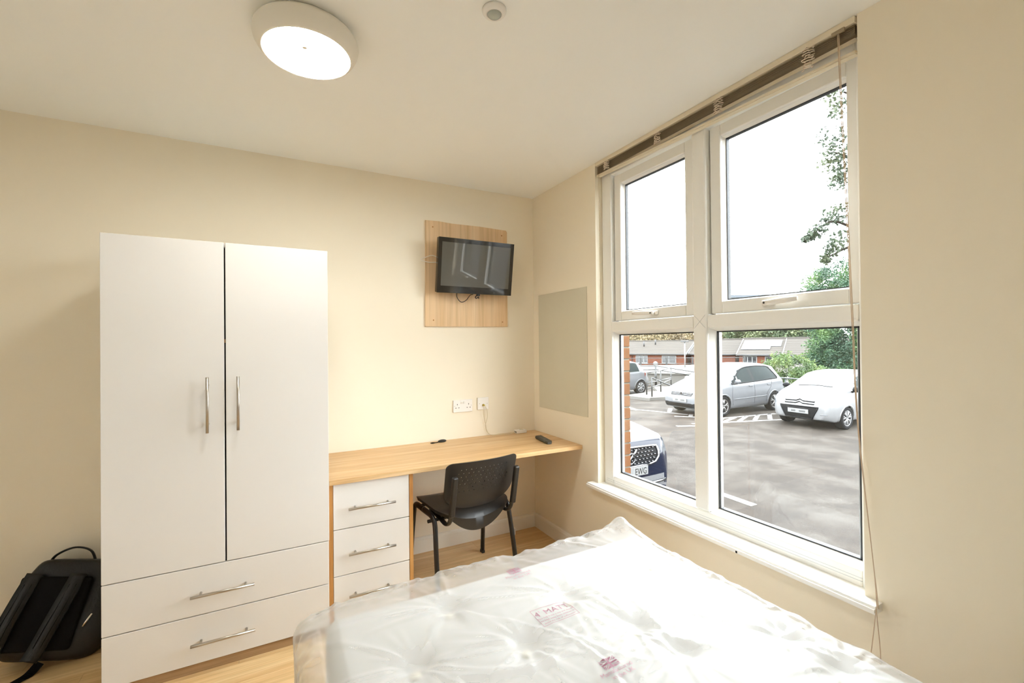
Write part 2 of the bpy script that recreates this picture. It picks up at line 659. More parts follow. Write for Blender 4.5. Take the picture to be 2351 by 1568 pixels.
# brickwork around the outside of the opening: real courses on the near reveal
m_brick = [mat('brick_%d' % i, c, 0.9, noise_scale=30, noise_amt=0.25, bump=0.5, bump_scale=90) for i, c in
           enumerate([(0.105, 0.045, 0.019), (0.115, 0.052, 0.023), (0.092, 0.038, 0.016), (0.125, 0.062, 0.031)])]
m_mortar = mat('mortar', (0.115, 0.10, 0.078), 0.95, noise_scale=60, noise_amt=0.15)
bm = bmesh.new()
box(bm, (WT, -.806, -.95), (0.213, .5, 3.0))
box(bm, (WT, YF - .5, -.95), (0.213, -2.16, 3.0))
box(bm, (WT, -2.16, -.95), (0.213, -.806, .46))
box(bm, (WT, -2.16, 2.5), (0.213, -.806, 3.0))
we = struct('wall_exterior', bm, m_mortar)
bcache = {}
z = 0.46
k = 0
while z < 2.5:
    ln = 0.215 if k % 2 == 0 else 0.1025
    key = k % 8
    t = bx((0.1165, -.811 - rng.uniform(0, .002), z + .005), (0.2155, -.811 + ln - .006, z + .070), .002, 1)
    obj('brick', t, m_brick[rng.randrange(4)], we)
    z += 0.075
    k += 1
for i in range(7):
    y0 = -2.16 + i * .225
    obj('brick', bx((0.10 + .03, y0 + .003, 0.462), (0.27, y0 + .21, 0.502), .002, 1), m_brick[i % 4], we)

# ---------------------------------------------------------------- venetian blind
bl = thing('venetian_blind', 'beige venetian blind pulled up in a tight stack at the window head', 'blind', (0.02, -1.46, 2.38))
BY0, BY1 = -2.157, -0.763
obj('headrail', bx((-.004, BY0, 2.476), (0.044, BY1, 2.4992), .002), m_rail, bl)
NS = 12


def slat_z(i, yv):
    """stack hangs level near the wall corner and sags a little with the cords"""
    t = (yv - BY1) / (BY0 - BY1)
    return 2.4715 - i * (0.0043 - 0.0012 * t)


for i in range(NS):
    bm = bmesh.new()
    n = 8
    jx = rng.uniform(-.0012, .0012)
    last = i == NS - 1
    rows = []
    for k in range(n + 1):
        yv = BY0 + .004 + (BY1 - BY0 - .008) * k / n
        zz = slat_z(i, yv) + rng.uniform(-.0002, .0002)
        if last:
            zz -= 0.010 * max(0, (yv - BY1) / (BY0 - BY1) - .4) / .6
        ring = []
        for j in range(4):
            a = j / 3 * 2 - 1
            ring.append((0.020 + jx + a * .0125, yv, zz + .0011 * (1 - a * a)))
        rows.append(ring)
    vt = [[bm.verts.new(p) for p in r] for r in rows]
    vb = [[bm.verts.new((p[0], p[1], p[2] - .0011)) for p in r] for r in rows]
    for k in range(n):
        for j in range(3):
            bm.faces.new((vt[k][j], vt[k][j + 1], vt[k + 1][j + 1], vt[k + 1][j]))
            bm.faces.new((vb[k][j], vb[k + 1][j], vb[k + 1][j + 1], vb[k][j + 1]))
        for j in (0, 3):
            bm.faces.new((vt[k][j], vt[k + 1][j], vb[k + 1][j], vb[k][j]))
    bmesh.ops.recalc_face_normals(bm, faces=bm.faces[:])
    obj('slat', bm, m_rail if last else m_slat, bl, smooth=False)
# bottom rail, hanging lower at the end nearest the camera
bm = bmesh.new()
zA, zB = 2.413, 2.372
poly = [(BY1, zA), (BY1, zA + .013), (BY0, zB + .013), (BY0, zB)]
prism(bm, poly, 'X', 0.004, 0.034)
bmesh.ops.bevel(bm, geom=bm.edges[:], offset=.003, segments=2, affect='EDGES')
obj('bottom_rail', bm, m_rail, bl)
# bunched ladder cords
for yv in (-0.865, -1.265, -1.625, -2.005):
    t = (yv - BY1) / (BY0 - BY1)
    bm = bmesh.new()
    zr = zA + (zB - zA) * t + .012
    for k in range(9):
        z0 = 2.474 - k * (2.474 - zr) / 9.5
        pts = []
        for q in range(9):
            a = q / 8 * PI
            pts.append((0.002 - .013 * math.sin(a) + rng.uniform(-.002, .002), yv + .017 * math.cos(a) + rng.uniform(-.008, .008), z0 - .004 * q / 8 + rng.uniform(-.0025, .0025)))
        tube(bm, pts, .0019, 5)
    obj('ladder_cord', bm, m_tape, bl)
# cord lock, pull cords falling over the sill horn, tilt wand at the far end
obj('cord_lock', bx((-.008, -2.128, 2.463), (0.0, -2.086, 2.478), .002), m_slat, bl)
zsill = 0.526
bm = bmesh.new()
for dx in (0, .004):
    tube(bm, smoothpath([(-.006, -2.106 - dx, 2.468), (-.008, -2.116 - dx, 2.15), (-.010, -2.138 - dx, 1.51), (-.012, -2.148 - dx * .7, 1.2), (-.018, -2.165 - dx * .5, .98), (-.040, -2.205, .66), (-.0585, -2.2215 - dx, .53)], 5), .0014, 5)
tube(bm, smoothpath([(-.0585, -2.219, .53), (-.060, -2.222, .49), (-.058, -2.228, .40), (-.056, -2.231, .25), (-.055, -2.232, .10)], 4), .0014, 5)
tube(bm, smoothpath([(-.0585, -2.219, .53), (-.061, -2.216, .49), (-.062, -2.207, .40), (-.063, -2.196, .30), (-.063, -2.19, .12)], 4), .0014, 5)
obj('pull_cord', bm, m_cord, bl)
bm = bmesh.new()
tube(bm, [(0.0, -.795, 2.468), (-.004, -.797, 2.42), (-.004, -.80, 1.62)], .0035, 6)
m_wand = glass_mat('clear_acrylic', (0.93, 0.90, 0.84), 0.06)
obj('tilt_wand', bm, m_wand, bl)

# ================================================================ FURNITURE
def bar_handle(a, b, out, parent, r=.006, std=.032, ends=.034):
    """T-bar handle from a to b, standing off along 'out' on two posts"""
    a, b, out = Vector(a), Vector(b), Vector(out)
    d = (b - a).normalized()
    bm = bmesh.new()
    tube(bm, [a + out * std, b + out * std], r, 12)
    for p in (a + d * ends, b - d * ends):
        tube(bm, [p, p + out * (std + .002)], r * .8, 10)
    return obj('handle', bm, m_steel, parent, smooth=False)


# wardrobe
WX0, WX1, WY, WZ = -2.362, -1.529, -0.63, 1.843
wd = thing('wardrobe', 'tall glossy white two-door wardrobe with two drawers below and bar handles', 'wardrobe', ((WX0 + WX1) / 2, -.31, 0))
bm = bmesh.new()
box(bm, (WX0, WY + .02, 0.0), (WX0 + .018, -.004, WZ))
box(bm, (WX1 - .018, WY + .02, 0.0), (WX1, -.004, WZ))
box(bm, (WX0 + .018, WY + .02, WZ - .018), (WX1 - .018, -.004, WZ))
box(bm, (WX0 + .018, WY + .032, .05), (WX1 - .018, -.012, .068))
box(bm, (WX0 + .018, -.012, .068), (WX1 - .018, -.004, WZ - .018))
obj('carcass', bm, m_white, wd)
obj('plinth', bx((WX0 + .018, WY + .012, 0), (WX1 - .018, WY + .03, .05)), m_plinth, wd)
bm = bmesh.new()
box(bm, (-1.962, WY + .03, .44), (-1.94, WY + .05, WZ - .02))  # near-black strip puts shade into the gap between the doors
obj('door_gap_shade', bm, m_dark, wd)
split, ZD, ZM, ZB = -1.9475, 0.452, 0.247, 0.045
dl = obj('door', bx((WX0, WY, ZD + .002), (split - .003, WY + .018, WZ), .0012, 1), m_white, wd)
dr = obj('door', bx((split + .003, WY, ZD + .002), (WX1, WY + .018, WZ), .0012, 1), m_white, wd)
bar_handle((-2.0095, WY, 1.022), (-2.0095, WY, 1.258), (0, -1, 0), dl)
bar_handle((-1.8975, WY, 1.024), (-1.8975, WY, 1.258), (0, -1, 0), dr)
d1 = obj('drawer', bx((WX0, WY, ZM + .002), (WX1 - .004, WY + .018, ZD - .002), .0012, 1), m_white, wd)
d2 = obj('drawer', bx((WX0, WY, ZB), (WX1 - .004, WY + .018, ZM - .002), .0012, 1), m_white, wd)
bar_handle((-2.072, WY, .341), (-1.840, WY, .341), (0, -1, 0), d1)
bar_handle((-2.072, WY, .139), (-1.838, WY, .139), (0, -1, 0), d2)
bm = bmesh.new()
box(bm, (split - .003, WY + .016, 1.405), (split + .003, WY + .02, 1.42))
obj('door_catch', bm, m_oakv, wd)

# desk top (continuous) and drawer unit beneath it
DZ = 0.730
dk = thing('desk_top', 'long oak-effect desk top running from the wardrobe to the window wall', 'desk', (-.76, -.3, DZ - .025))
bm = bx((-1.525, -.602, DZ - .025), (-.001, -.001, DZ), .0015, 1)
obj('worktop', bm, m_desk, dk)
du = thing('drawer_unit', 'white three-drawer pedestal with oak sides under the left end of the desk', 'drawers', (-1.316, -.3, 0))
DYF = -.588
obj('side_panel', bx((-1.5265, DYF, 0), (-1.5075, -.02, DZ - .0255)), m_oakv, du)
obj('side_panel', bx((-1.1285, DYF, 0), (-1.1095, -.02, DZ - .025)), m_oakv, du)
obj('back_panel', bx((-1.5075, -.03, .05), (-1.1285, -.02, DZ - .03)), m_white, du)
obj('plinth', bx((-1.5075, DYF + .03, 0), (-1.1285, DYF + .045, .02)), m_oakv, du)
obj('inner_shell', bx((-1.507, DYF + .022, .02), (-1.129, DYF + .03, DZ - .026)), m_yel, du)
for z0, z1, hz in ((.4795, .702, .580), (.2505, .4755, .357), (.022, .2465, .150)):
    d = obj('drawer', bx((-1.506, DYF + .002, z0), (-1.130, DYF + .02, z1), .0012, 1), m_white, du)
    bar_handle((-1.438, DYF + .002, hz), (-1.208, DYF + .002, hz), (0, -1, 0), d)

# ---------------------------------------------------------------- chair (local coordinates: +y is the way it faces)
ch = thing('stacking_chair', 'black plastic stacking chair with perforated back pushed up to the desk', 'chair', (-.768, -.449, 0), (0, 0, R(5.5)))


def leg_tube(pts):
    return tb(smoothpath(pts, 7), .0145, 12, squash=(1.2, .85), up=(0, 1, 0))


for s in (-1, 1):
    x0, x1 = .252 * s, .238 * s
    fl_ = obj('leg', leg_tube([(x0, .22, .012), (x0 - .006 * s, .197, .22), (x1, .178, .395), (x1, .158, .432), (x1, .12, .446), (x1, .035, .446)]), m_blackm, ch, True)
    rl_ = obj('leg', leg_tube([(x0, -.20, .012), (x0 - .006 * s, -.162, .22), (x1, -.128, .395), (x1, -.105, .432), (x1, -.065, .446), (x1, .035, .446)]), m_blackm, ch, True)
    for q, yy in ((fl_, .22), (rl_, -.20)):
        obj('foot_cap', bx((x0 - .0105, yy - .0175, 0), (x0 + .0105, yy + .0175, .02), .003), m_blackp, q, True)
    if s > 0:
        obj('scuff', bx((x0 + .001, -.168, .25), (x0 + .0075, -.164, .29), .001), m_rub, rl_, True)
bm = bmesh.new()
tube(bm, [(-.246, .15, .428), (.246, .15, .428)], .009, 8)
tube(bm, [(-.262, -.085, .420), (.262, -.085, .420)], .010, 8)
obj('cross_bar', bm, m_blackm, ch, True)
# seat: rounded shell with a rear roll-off
bm = bmesh.new()
NX, NY = 22, 22
top, bot = [], []
for j in range(NY + 1):
    v = j / NY
    yv = -.195 + .405 * v
    hw = .228 - .035 * max(0, (v - .55) / .45) ** 2 * 0 - .045 * max(0, (.25 - v) / .25) ** 2
    a, b = [], []
    for i in range(NX + 1):
        uu = i / NX * 2 - 1
        cr = 1 - .10 * (max(0, v - .84) / .16) ** 2.5 * abs(uu) ** 3
        xv = hw * uu * cr
        zz = .482 - .010 * (1 - uu * uu) - .016 * max(0, (v - .8) / .2) ** 2
        zz += .0 - .050 * max(0, (.22 - v) / .22) ** 2 * (1 - .75 * uu * uu)
        a.append((xv, yv, zz))
        b.append((xv * .97, yv + (.5 - v) * .012, zz - .022 - .012 * (1 - abs(uu) ** 3) - .036 * (1 - uu * uu) * max(0, 1 - v * 2)))
    top.append([bm.verts.new(p) for p in a])
    bot.append([bm.verts.new(p) for p in b])
for j in range(NY):
    for i in range(NX):
        bm.faces.new((top[j][i], top[j][i + 1], top[j + 1][i + 1], top[j + 1][i]))
        bm.faces.new((bot[j][i], bot[j + 1][i], bot[j + 1][i + 1], bot[j][i + 1]))
for j in range(NY):
    bm.faces.new((top[j][0], top[j + 1][0], bot[j + 1][0], bot[j][0]))
    bm.faces.new((top[j][NX], bot[j][NX], bot[j + 1][NX], top[j + 1][NX]))
for i in range(NX):
    bm.faces.new((top[0][i], bot[0][i], bot[0][i + 1], top[0][i + 1]))
    bm.faces.new((top[NY][i], top[NY][i + 1], bot[NY][i + 1], bot[NY][i]))
bmesh.ops.recalc_face_normals(bm, faces=bm.faces[:])
obj('seat', bm, m_blackp, ch, True, smooth=True, auto=50)


# backrest: 2D outline with triangular perforations, extruded and bent round the sitter
def back_shell():
    cu = bpy.data.curves.new('back', 'CURVE')
    cu.dimensions = '2D'
    cu.fill_mode = 'BOTH'
    cu.extrude = .0028
    cu.bevel_depth = .0010

    def spl(pts):
        s = cu.splines.new('POLY')
        s.points.add(len(pts) - 1)
        for p, q in zip(s.points, pts):
            p.co = (q[0], q[1], 0, 1)
        s.use_cyclic_u = True
    out = []
    Wt, Hh_ = .221, .352

    def arc(cx, cy, r, a0, a1, n):
        for k in range(n + 1):
            a = R(a0 + (a1 - a0) * k / n)
            out.append((cx + r * math.cos(a), cy + r * math.sin(a)))
    arc(Wt - .035, Hh_ - .035, .035, 0, 90, 6)
    for k in range(1, 10):
        out.append((Wt - .035 - (2 * Wt - .07) * k / 10, Hh_))
    arc(-Wt + .035, Hh_ - .035, .035, 90, 180, 6)
    for k in range(1, 6):
        out.append((-Wt + .004 * k / 6, Hh_ - .035 - (Hh_ - .035 - .15) * k / 6))
    for k in range(0, 25):
        a = R(180 + 180 * k / 24)
        out.append(((Wt - .004) * (abs(math.cos(a)) ** .75) * (1 if math.cos(a) > 0 else -1), .15 + .15 * math.sin(a)))
    for k in range(1, 6):
        out.append((Wt - .004 + .004 * k / 6, .15 + (Hh_ - .035 - .15) * k / 6))
    spl(out)
    # perforations in staggered rows
    for r in range(7):
        z = .30 - r * .026
        for c in range(-6, 7):
            x = (c + (.5 if r % 2 else 0)) * .028 + (r % 3) * .002
            if abs(x) > .155:
                continue
            s = .0072 if r < 5 else .0055
            a0 = R(90 if (r + c) % 2 else 30)
            spl([(x + s * math.cos(a0 - k * 2 * PI / 3), z + s * math.sin(a0 - k * 2 * PI / 3)) for k in range(3)])
    o = bpy.data.objects.new('back', cu)
    COL.objects.link(o)
    bpy.context.view_layer.update()
    dg = bpy.context.evaluated_depsgraph_get()
    me = o.evaluated_get(dg).to_mesh()
    bm = bmesh.new()
    bm.from_mesh(me)
    o.evaluated_get(dg).to_mesh_clear()
    bpy.data.objects.remove(o)
    bpy.data.curves.remove(cu)
    bmesh.ops.remove_doubles(bm, verts=bm.verts, dist=1e-5)
    bmesh.ops.triangulate(bm, faces=bm.faces[:])
    for k in range(-15, 16):
        bmesh.ops.bisect_plane(bm, geom=bm.verts[:] + bm.edges[:] + bm.faces[:], plane_co=(k * .0143 + .0031, 0, 0), plane_no=(1, 0, 0))
    for k in range(1, 20):
        bmesh.ops.bisect_plane(bm, geom=bm.verts[:] + bm.edges[:] + bm.faces[:], plane_co=(0, k * .0181 - .0017, 0), plane_no=(0, 1, 0))
    for v in bm.verts:
        x, z, t = v.co
        d = .75 * x * x                                   # sides come forward
        low = max(0, .13 - z) / .13
        yb = -.212 - .23 * (z - .05) + t + d + .022 * low ** 2
        zb = .482 + z * .79
        v.co = (x, yb, zb)
    bmesh.ops.recalc_face_normals(bm, faces=bm.faces[:])
    return bm


obj('backrest', back_shell(), m_blackp, ch, True, smooth=True, auto=30)
for s in (-1, 1):
    up_ = obj('back_upright', tb(smoothpath([(.192 * s, .03, .440), (.192 * s, -.10, .424), (.192 * s, -.175, .418), (.192 * s, -.222, .455), (.192 * s, -.250, .56), (.192 * s, -.275, .66)], 6), .0115, 10, squash=(.8, 1.2), up=(0, 1, 0)), m_blackm, ch, True)
    bm = bx((.178 * s, -.016, 0), (.208 * s, .010, .225), .007, 3)
    bmesh.ops.rotate(bm, cent=(0, 0, 0), matrix=Matrix.Rotation(R(12), 3, 'X'), verts=bm.verts)
    bmesh.ops.translate(bm, vec=(0, -.236, .478), verts=bm.verts)
    obj('sleeve', bm, m_blackp, up_, True)

# ---------------------------------------------------------------- television and its plywood board
pb = thing('mounting_board', 'plywood board screwed to the back wall behind the television', 'board', (-.545, -.006, 1.51))
bm = bmesh.new()
cut = .018
prism(bm, [(-.857, 1.512), (-.232, 1.516), (-.231, 2.214), (-.238, 2.226), (-.45, 2.232), (-.66, 2.229), (-.76, 2.234), (-.850, 2.231)], 'Y', -.013, -.001)
obj('board', bm, m_ply, pb)
for x, z in ((-.80, 2.19), (-.275, 2.185), (-.80, 1.555), (-.275, 1.55)):
    bm = bmesh.new()
    lathe(bm, [(.005, -.0145), (.005, -.0125)], 'Y', (x, 0, z), 10)
    obj('screw', bm, m_oakv, pb)
TVT = R(9.5)
tv = thing('television', 'small black flat television tilted forward on a wall bracket', 'television', (-.532, -.125, 1.915), (TVT, 0, R(-.6)))
W2, H2 = .276, .181
obj('casing', bx((-W2, -.012, -H2), (W2, .028, H2), .006, 2), m_tvb, tv, True)
bm = bx((-.2, .026, -.13), (.2, .045, .12), .012, 2)
obj('rear_cover', bm, m_blackp, tv, True)
bm = bmesh.new()
bz = .0145
bt, bs, bb = .0285, .0245, .046
box(bm, (-W2, -.016, H2 - bt), (W2, -.011, H2))
box(bm, (-W2, -.016, -H2), (W2, -.011, -H2 + bb))
box(bm, (-W2, -.016, -H2 + bb), (-W2 + bs, -.011, H2 - bt))
box(bm, (W2 - bs, -.016, -H2 + bb), (W2, -.011, H2 - bt))
obj('bezel', bm, m_tvb, tv, True)
obj('screen', bx((-W2 + bs - .001, -.0145, -H2 + bb - .001), (W2 - bs + .001, -.0115, H2 - bt + .001)), m_scr, tv, True)
bm = bmesh.new()
box(bm, (.03 - .012, -.004, -H2 - .013), (.03 + .012, .012, -H2), .003)
tube(bm, smoothpath([(.025, .004, -H2 - .006), (.010, .006, -H2 - .022), (.02, .008, -H2 - .03), (.035, .008, -H2 - .02), (.038, .01, -H2 - .032)], 5), .0035, 6)
obj('stand_socket', bm, m_blackp, tv, True)
obj('power_cable', tb(smoothpath([(-.115, .03, -H2 + .02), (-.118, .03, -H2 - .02), (-.10, .03, -H2 - .05), (-.075, .032, -H2 - .062), (-.045, .03, -H2 - .045), (-.02, .028, -H2 - .012), (0.0, .022, -H2 - .004)], 6), .0025, 6), m_blackp, tv, True)
bm = bmesh.new()
# bracket stays square to the wall: built in world coordinates
box(bm, (-.60, -.026, 1.86), (-.46, -.0148, 1.99), .003)
box(bm, (-.56, -.075, 1.905), (-.50, -.022, 1.945), .004)
box(bm, (-.61, -.0795, 1.85), (-.45, -.074, 2.0), .002)
obj('wall_bracket', bm, m_blackm, tv)
bm = bmesh.new()
tube(bm, smoothpath([(-.78, -.03, 1.985), (-.815, -.028, 1.992), (-.858, -.024, 1.975), (-.885, -.018, 1.962), (-.872, -.02, 1.952), (-.83, -.025, 1.945), (-.78, -.03, 1.948)], 6), .0025, 6)
obj('aerial_cable', bm, m_whitep, tv)

gp = obj('notice_panel', bx((-.004, -.664, .917), (-.0002, -.078, 1.749), .001, 1), m_grey)
tag(gp, 'plain grey-green rectangular panel on the window wall above the desk corner', 'panel')

# ---------------------------------------------------------------- sockets
so = thing('double_socket', 'white double power socket on the wall above the desk', 'socket', (-.590, -.004, .957))
m_ = obj('faceplate', bx((-.662, -.011, .914), (-.518, -.0005, 1.000), .003, 2), m_whitep, so)
for s in (-1, 1):
    bm = bx((-.590 + s * .010 - .0075, -.0165, .972), (-.590 + s * .010 + .0075, -.011, .990), .002, rot=Matrix.Rotation(R(10), 3, 'X'))
    obj('rocker_switch', bm, m_whitep, so)
    bm = bmesh.new()
    cx = -.590 + s * .042
    box(bm, (cx - .002, -.0118, .964), (cx + .002, -.0105, .973))
    for q in (-1, 1):
        box(bm, (cx + q * .011 - .004, -.0118, .943), (cx + q * .011 + .004, -.0105, .947))
    obj('pin_holes', bm, m_hole, so)
for s in (-1, 1):
    obj('screw', lathe(bmesh.new(), [(.0025, -.0118), (.0025, -.0108)], 'Y', (-.590 + s * .061, 0, .958), 8), m_steel, so)
ao = thing('aerial_outlet', 'small square white aerial outlet right of the double socket', 'socket', (-.435, -.004, .962))
obj('faceplate', bx((-.478, -.011, .919), (-.391, -.0005, 1.006), .003, 2), m_whitep, ao)
for s in (-1, 1):
    obj('screw', lathe(bmesh.new(), [(.0028, -.0119), (.0028, -.0108)], 'Y', (-.4345 + s * .030, 0, .963), 8), m_steel, ao)
bm = bmesh.new()
lathe(bm, [(.008, -.0165), (.008, -.0105)], 'Y', (-.4345, 0, .952), 14)
obj('coaxial_jack', bm, m_yel, ao)
cb = thing('aerial_lead', 'thin cream lead from the aerial outlet down to the small white box', 'cable', (-.4, -.02, .74))
bm = bmesh.new()
zt = DZ + .0035
tube(bm, smoothpath([(-.4345, -.017, .952), (-.428, -.028, .945), (-.412, -.026, .915), (-.408, -.020, .86), (-.420, -.016, .81), (-.412, -.016, .765), (-.385, -.022, zt + .004), (-.33, -.035, zt), (-.27, -.045, zt), (-.225, -.042, zt), (-.192, -.035, DZ + .012)], 6), .0024, 6)
tube(bm, smoothpath([(-.4345, -.017, .950), (-.440, -.028, .935), (-.441, -.024, .90), (-.430, -.018, .85), (-.420, -.019, .81), (-.410, -.020, .765), (-.383, -.026, zt + .003), (-.33, -.041, zt)], 6), .0016, 6)
obj('lead', bm, mat('cream_cable', (0.70, 0.62, 0.44), 0.5), cb)
lathe_bm = bmesh.new()
lathe(lathe_bm, [(.0045, -.034), (.005, -.024), (.005, -.0167)], 'Y', (-.4345, 0, .952), 12)
obj('plug', lathe_bm, m_yel, cb)
ab = thing('signal_splitter', 'small white signal box at the back corner of the desk', 'box', (-.150, -.045, DZ))
bm = bx((-.192, -.068, DZ), (-.108, -.018, DZ + .022), .003, 2)
obj('case', bm, m_whitep, ab)
bm = bmesh.new()
lathe(bm, [(.017, DZ + .0215), (.016, DZ + .0235)], 'Z', (-.140, -.043, 0), 18)
obj('round_label', bm, m_grey, ab)
bm = bmesh.new()
for y in (-.056, -.043, -.030):
    lathe(bm, [(.0045, -.1935), (.0045, -.1905)], 'X', (0, y, DZ + .011), 10)
obj('port', bm, m_hole, ab)

# remote control
rc = thing('remote_control', 'dark grey television remote lying on the right end of the desk', 'remote', (-.156, -.375, DZ), (0, 0, R(-9.5)))
bm = bmesh.new()
sec = []
n = 14
for k in range(n + 1):
    t = k / n * 2 - 1
    e = max(0, (abs(t) - .88) / .12)
    hw = .0235 * (1 - .35 * e * e) * (1 + .06 * t)
    sec.append((t * .105, hw, .021 * (1 - .25 * e * e)))
R_ = []
for yv, hw, hh in sec:
    R_.append([bm.verts.new(p) for p in [(-hw * .8, yv, .001), (-hw, yv, .008), (-hw, yv, hh - .005), (-hw * .85, yv, hh), (hw * .85, yv, hh), (hw, yv, hh - .005), (hw, yv, .008), (hw * .8, yv, .001)]])
for A, B in zip(R_, R_[1:]):
    for k in range(8):
        bm.faces.new((A[k], B[k], B[(k + 1) % 8], A[(k + 1) % 8]))
bm.faces.new(R_[0][::-1])
bm.faces.new(R_[-1])
bmesh.ops.recalc_face_normals(bm, faces=bm.faces[:])
obj('body', bm, mat('remote_grey', (0.045, 0.042, 0.032), 0.45), rc, True, smooth=True, auto=40)
m_btn = mat('remote_button', (0.10, 0.095, 0.075), 0.5)
for r in range(9):
    for c in range(3):
        if r in (4,) and c == 1:
            continue
        y = .085 - r * .0185
        obj('button', bx((-.0145 + c * .0115, y - .004, .0205), (-.0145 + c * .0115 + .007, y + .004, .0228), .001, 1), m_btn, rc, True)
bm = bmesh.new()
lathe(bm, [(.011, .0205), (.0105, .0235)], 'Z', (0, .011, 0), 16)
obj('navigation_pad', bm, m_btn, rc, True)

# key fob with a loop on the desk by the back edge
kf = thing('key_fob', 'small black fob with a short strap near the back edge of the desk', 'key fob', (-.78, -.05, DZ))
bm = bmesh.new()
bmesh.ops.create_uvsphere(bm, u_segments=20, v_segments=10, radius=1)
for v in bm.verts:
    v.co = Vector((v.co.x * .032, v.co.y * .020, max(-.6, v.co.z) * .010 + .006))
bmesh.ops.rotate(bm, cent=(0, 0, 0), matrix=Matrix.Rotation(R(15), 3, 'Z'), verts=bm.verts)
bmesh.ops.translate(bm, vec=(-.757, -.045, DZ), verts=bm.verts)
obj('fob', bm, m_blackp, kf, smooth=True)
bm = bmesh.new()
tube(bm, smoothpath([(-.782, -.052, DZ + .004), (-.80, -.058, DZ + .003), (-.812, -.056, DZ + .003), (-.825, -.050, DZ + .003), (-.838, -.054, DZ + .003), (-.832, -.064, DZ + .003), (-.815, -.062, DZ + .003)], 5), .004, 6, squash=(.6, 1.3))
obj('strap', bm, m_fabricb, kf)

# ---------------------------------------------------------------- ceiling lamp and detector
LC = (-1.648, -1.212)
cl = thing('ceiling_light', 'round white flush ceiling light, lit', 'ceiling light', (LC[0], LC[1], H))
bm = bmesh.new()
lathe(bm, [(.148, H - .001), (.150, H - .012), (.164, H - .014), (.1705, H - .024), (.1725, H - .036), (.169, H - .052), (.159, H - .070), (.150, H - .080), (.1445, H - .083), (.1425, H - .081), (.1425, H - .060)], 'Z', (LC[0], LC[1], 0), 72)
obj('casing', bm, m_lampb, cl)
bm = bmesh.new()
lathe(bm, [(.142, H - .070), (.142, H - .081), (.120, H - .0845), (.08, H - .0868), (.03, H - .088), (.004, H - .0882)], 'Z', (LC[0], LC[1], 0), 72)
df = obj('diffuser', bm, m_lampd, cl)
bm = bmesh.new()
lathe(bm, [(.007, H - .0935), (.009, H - .091), (.0095, H - .088)], 'Z', (LC[0] - .012, LC[1] + .003 - .06, 0), 16)
obj('centre_knob', bm, m_lampb, df)
ps = thing('motion_detector', 'small round white ceiling detector with a grey lens', 'detector', (-1.105, -1.613, H))
bm = bmesh.new()
lathe(bm, [(.040, H - .001), (.0405, H - .006), (.036, H - .013), (.028, H - .0165), (.024, H - .017), (.024, H - .012)], 'Z', (-1.105, -1.613, 0), 40)
obj('ring', bm, m_whitep, ps)
bm = bmesh.new()
lathe(bm, [(.0238, H - .010), (.0235, H - .017), (.019, H - .022), (.010, H - .0255), (.002, H - .0265)], 'Z', (-1.105, -1.613, 0), 32)
obj('lens', bm, m_sens, ps)

# ================================================================ BED
BX0, BX1, BYF, BYN = -1.625, -0.395, -1.475, -3.40      # mattress footprint
BZ0, BZ1 = 0.34, 0.562
bb_ = thing('bed_base', 'pale divan base under the mattress by the window wall', 'bed', ((BX0 + BX1) / 2, -2.45, 0))
obj('divan', bx((BX0 + .02, BYN + .01, .05), (BX1 - .01, BYF - .02, BZ0 - .004), .012, 2), m_base, bb_)
for x in (BX0 + .1, BX1 - .1):
    for y in (BYF - .12, BYN + .12):
        bm = bmesh.new()
        lathe(bm, [(.022, 0), (.028, .05)], 'Z', (x, y, 0), 14)
        obj('castor', bm, m_blackp, bb_)
TUFT = []
for j in range(8):
    for i in range(4):
        TUFT.append((-1.445 + i * .305 + (.15 if j % 2 else 0) * 0 + rng.uniform(-.02, .02), -1.64 - j * .235 - .10 * ((i + j) % 2) + rng.uniform(-.02, .02)))
TUFT[:3] = [(-1.285, -1.625), (-.925, -1.745), (-1.445, -1.82)]
TUFT = [t for k, t in enumerate(TUFT) if k < 3 or all((t[0] - q[0]) ** 2 + (t[1] - q[1]) ** 2 > .17 ** 2 for q in TUFT[:3])]
TA = [[(rng.uniform(0, 2 * PI), rng.uniform(.10, .30), rng.uniform(.003, .0085), rng.uniform(.05, .13)) for _ in range(11)] + [(rng.uniform(0, 2 * PI), rng.uniform(.14, .42), rng.uniform(.0025, .0055), rng.uniform(.0, .03)) for _ in range(12)] for _ in TUFT]
TN = np.array(TUFT)


def top_relief(X, Y, wr=1.0):
    """tuft dimples, radial pull creases and long folds in the stretched polythene"""
    Z = np.zeros_like(X)
    D2 = np.stack([(X - a) ** 2 + (Y - b) ** 2 for a, b in TUFT])
    Z -= (0.013 * np.exp(-D2 / .05 ** 2)).sum(0) + (0.005 * np.exp(-D2 / .13 ** 2)).sum(0)
    if wr > 0:
        for (a, b), cs in zip(TUFT, TA):
            r = np.sqrt((X - a) ** 2 + (Y - b) ** 2) + 1e-6
            th = np.arctan2(Y - b, X - a)
            for a0, L, amp, wd_ in cs:
                bend = a0 + .5 * (r - .1)
                d = (th - bend + PI) % (2 * PI) - PI
                across = d * r
                wl = .006 + .03 * wd_ + .02 * r
                win_ = np.clip((r - .03) / .03, 0, 1) * np.clip(1 - (r - .03) / L, 0, 1)
                Z += .62 * wr * amp * np.exp(-(across / wl) ** 2) * win_ * (np.abs(d) < 1.2)
    return Z


FOLDS = []
for k in range(46):
    FOLDS.append((rng.uniform(-1.6, -.4), rng.uniform(-3.3, -1.45), rng.gauss(-.95, .45), rng.uniform(.08, .30), rng.uniform(.0015, .005), rng.uniform(.006, .016), rng.uniform(-2, 2)))


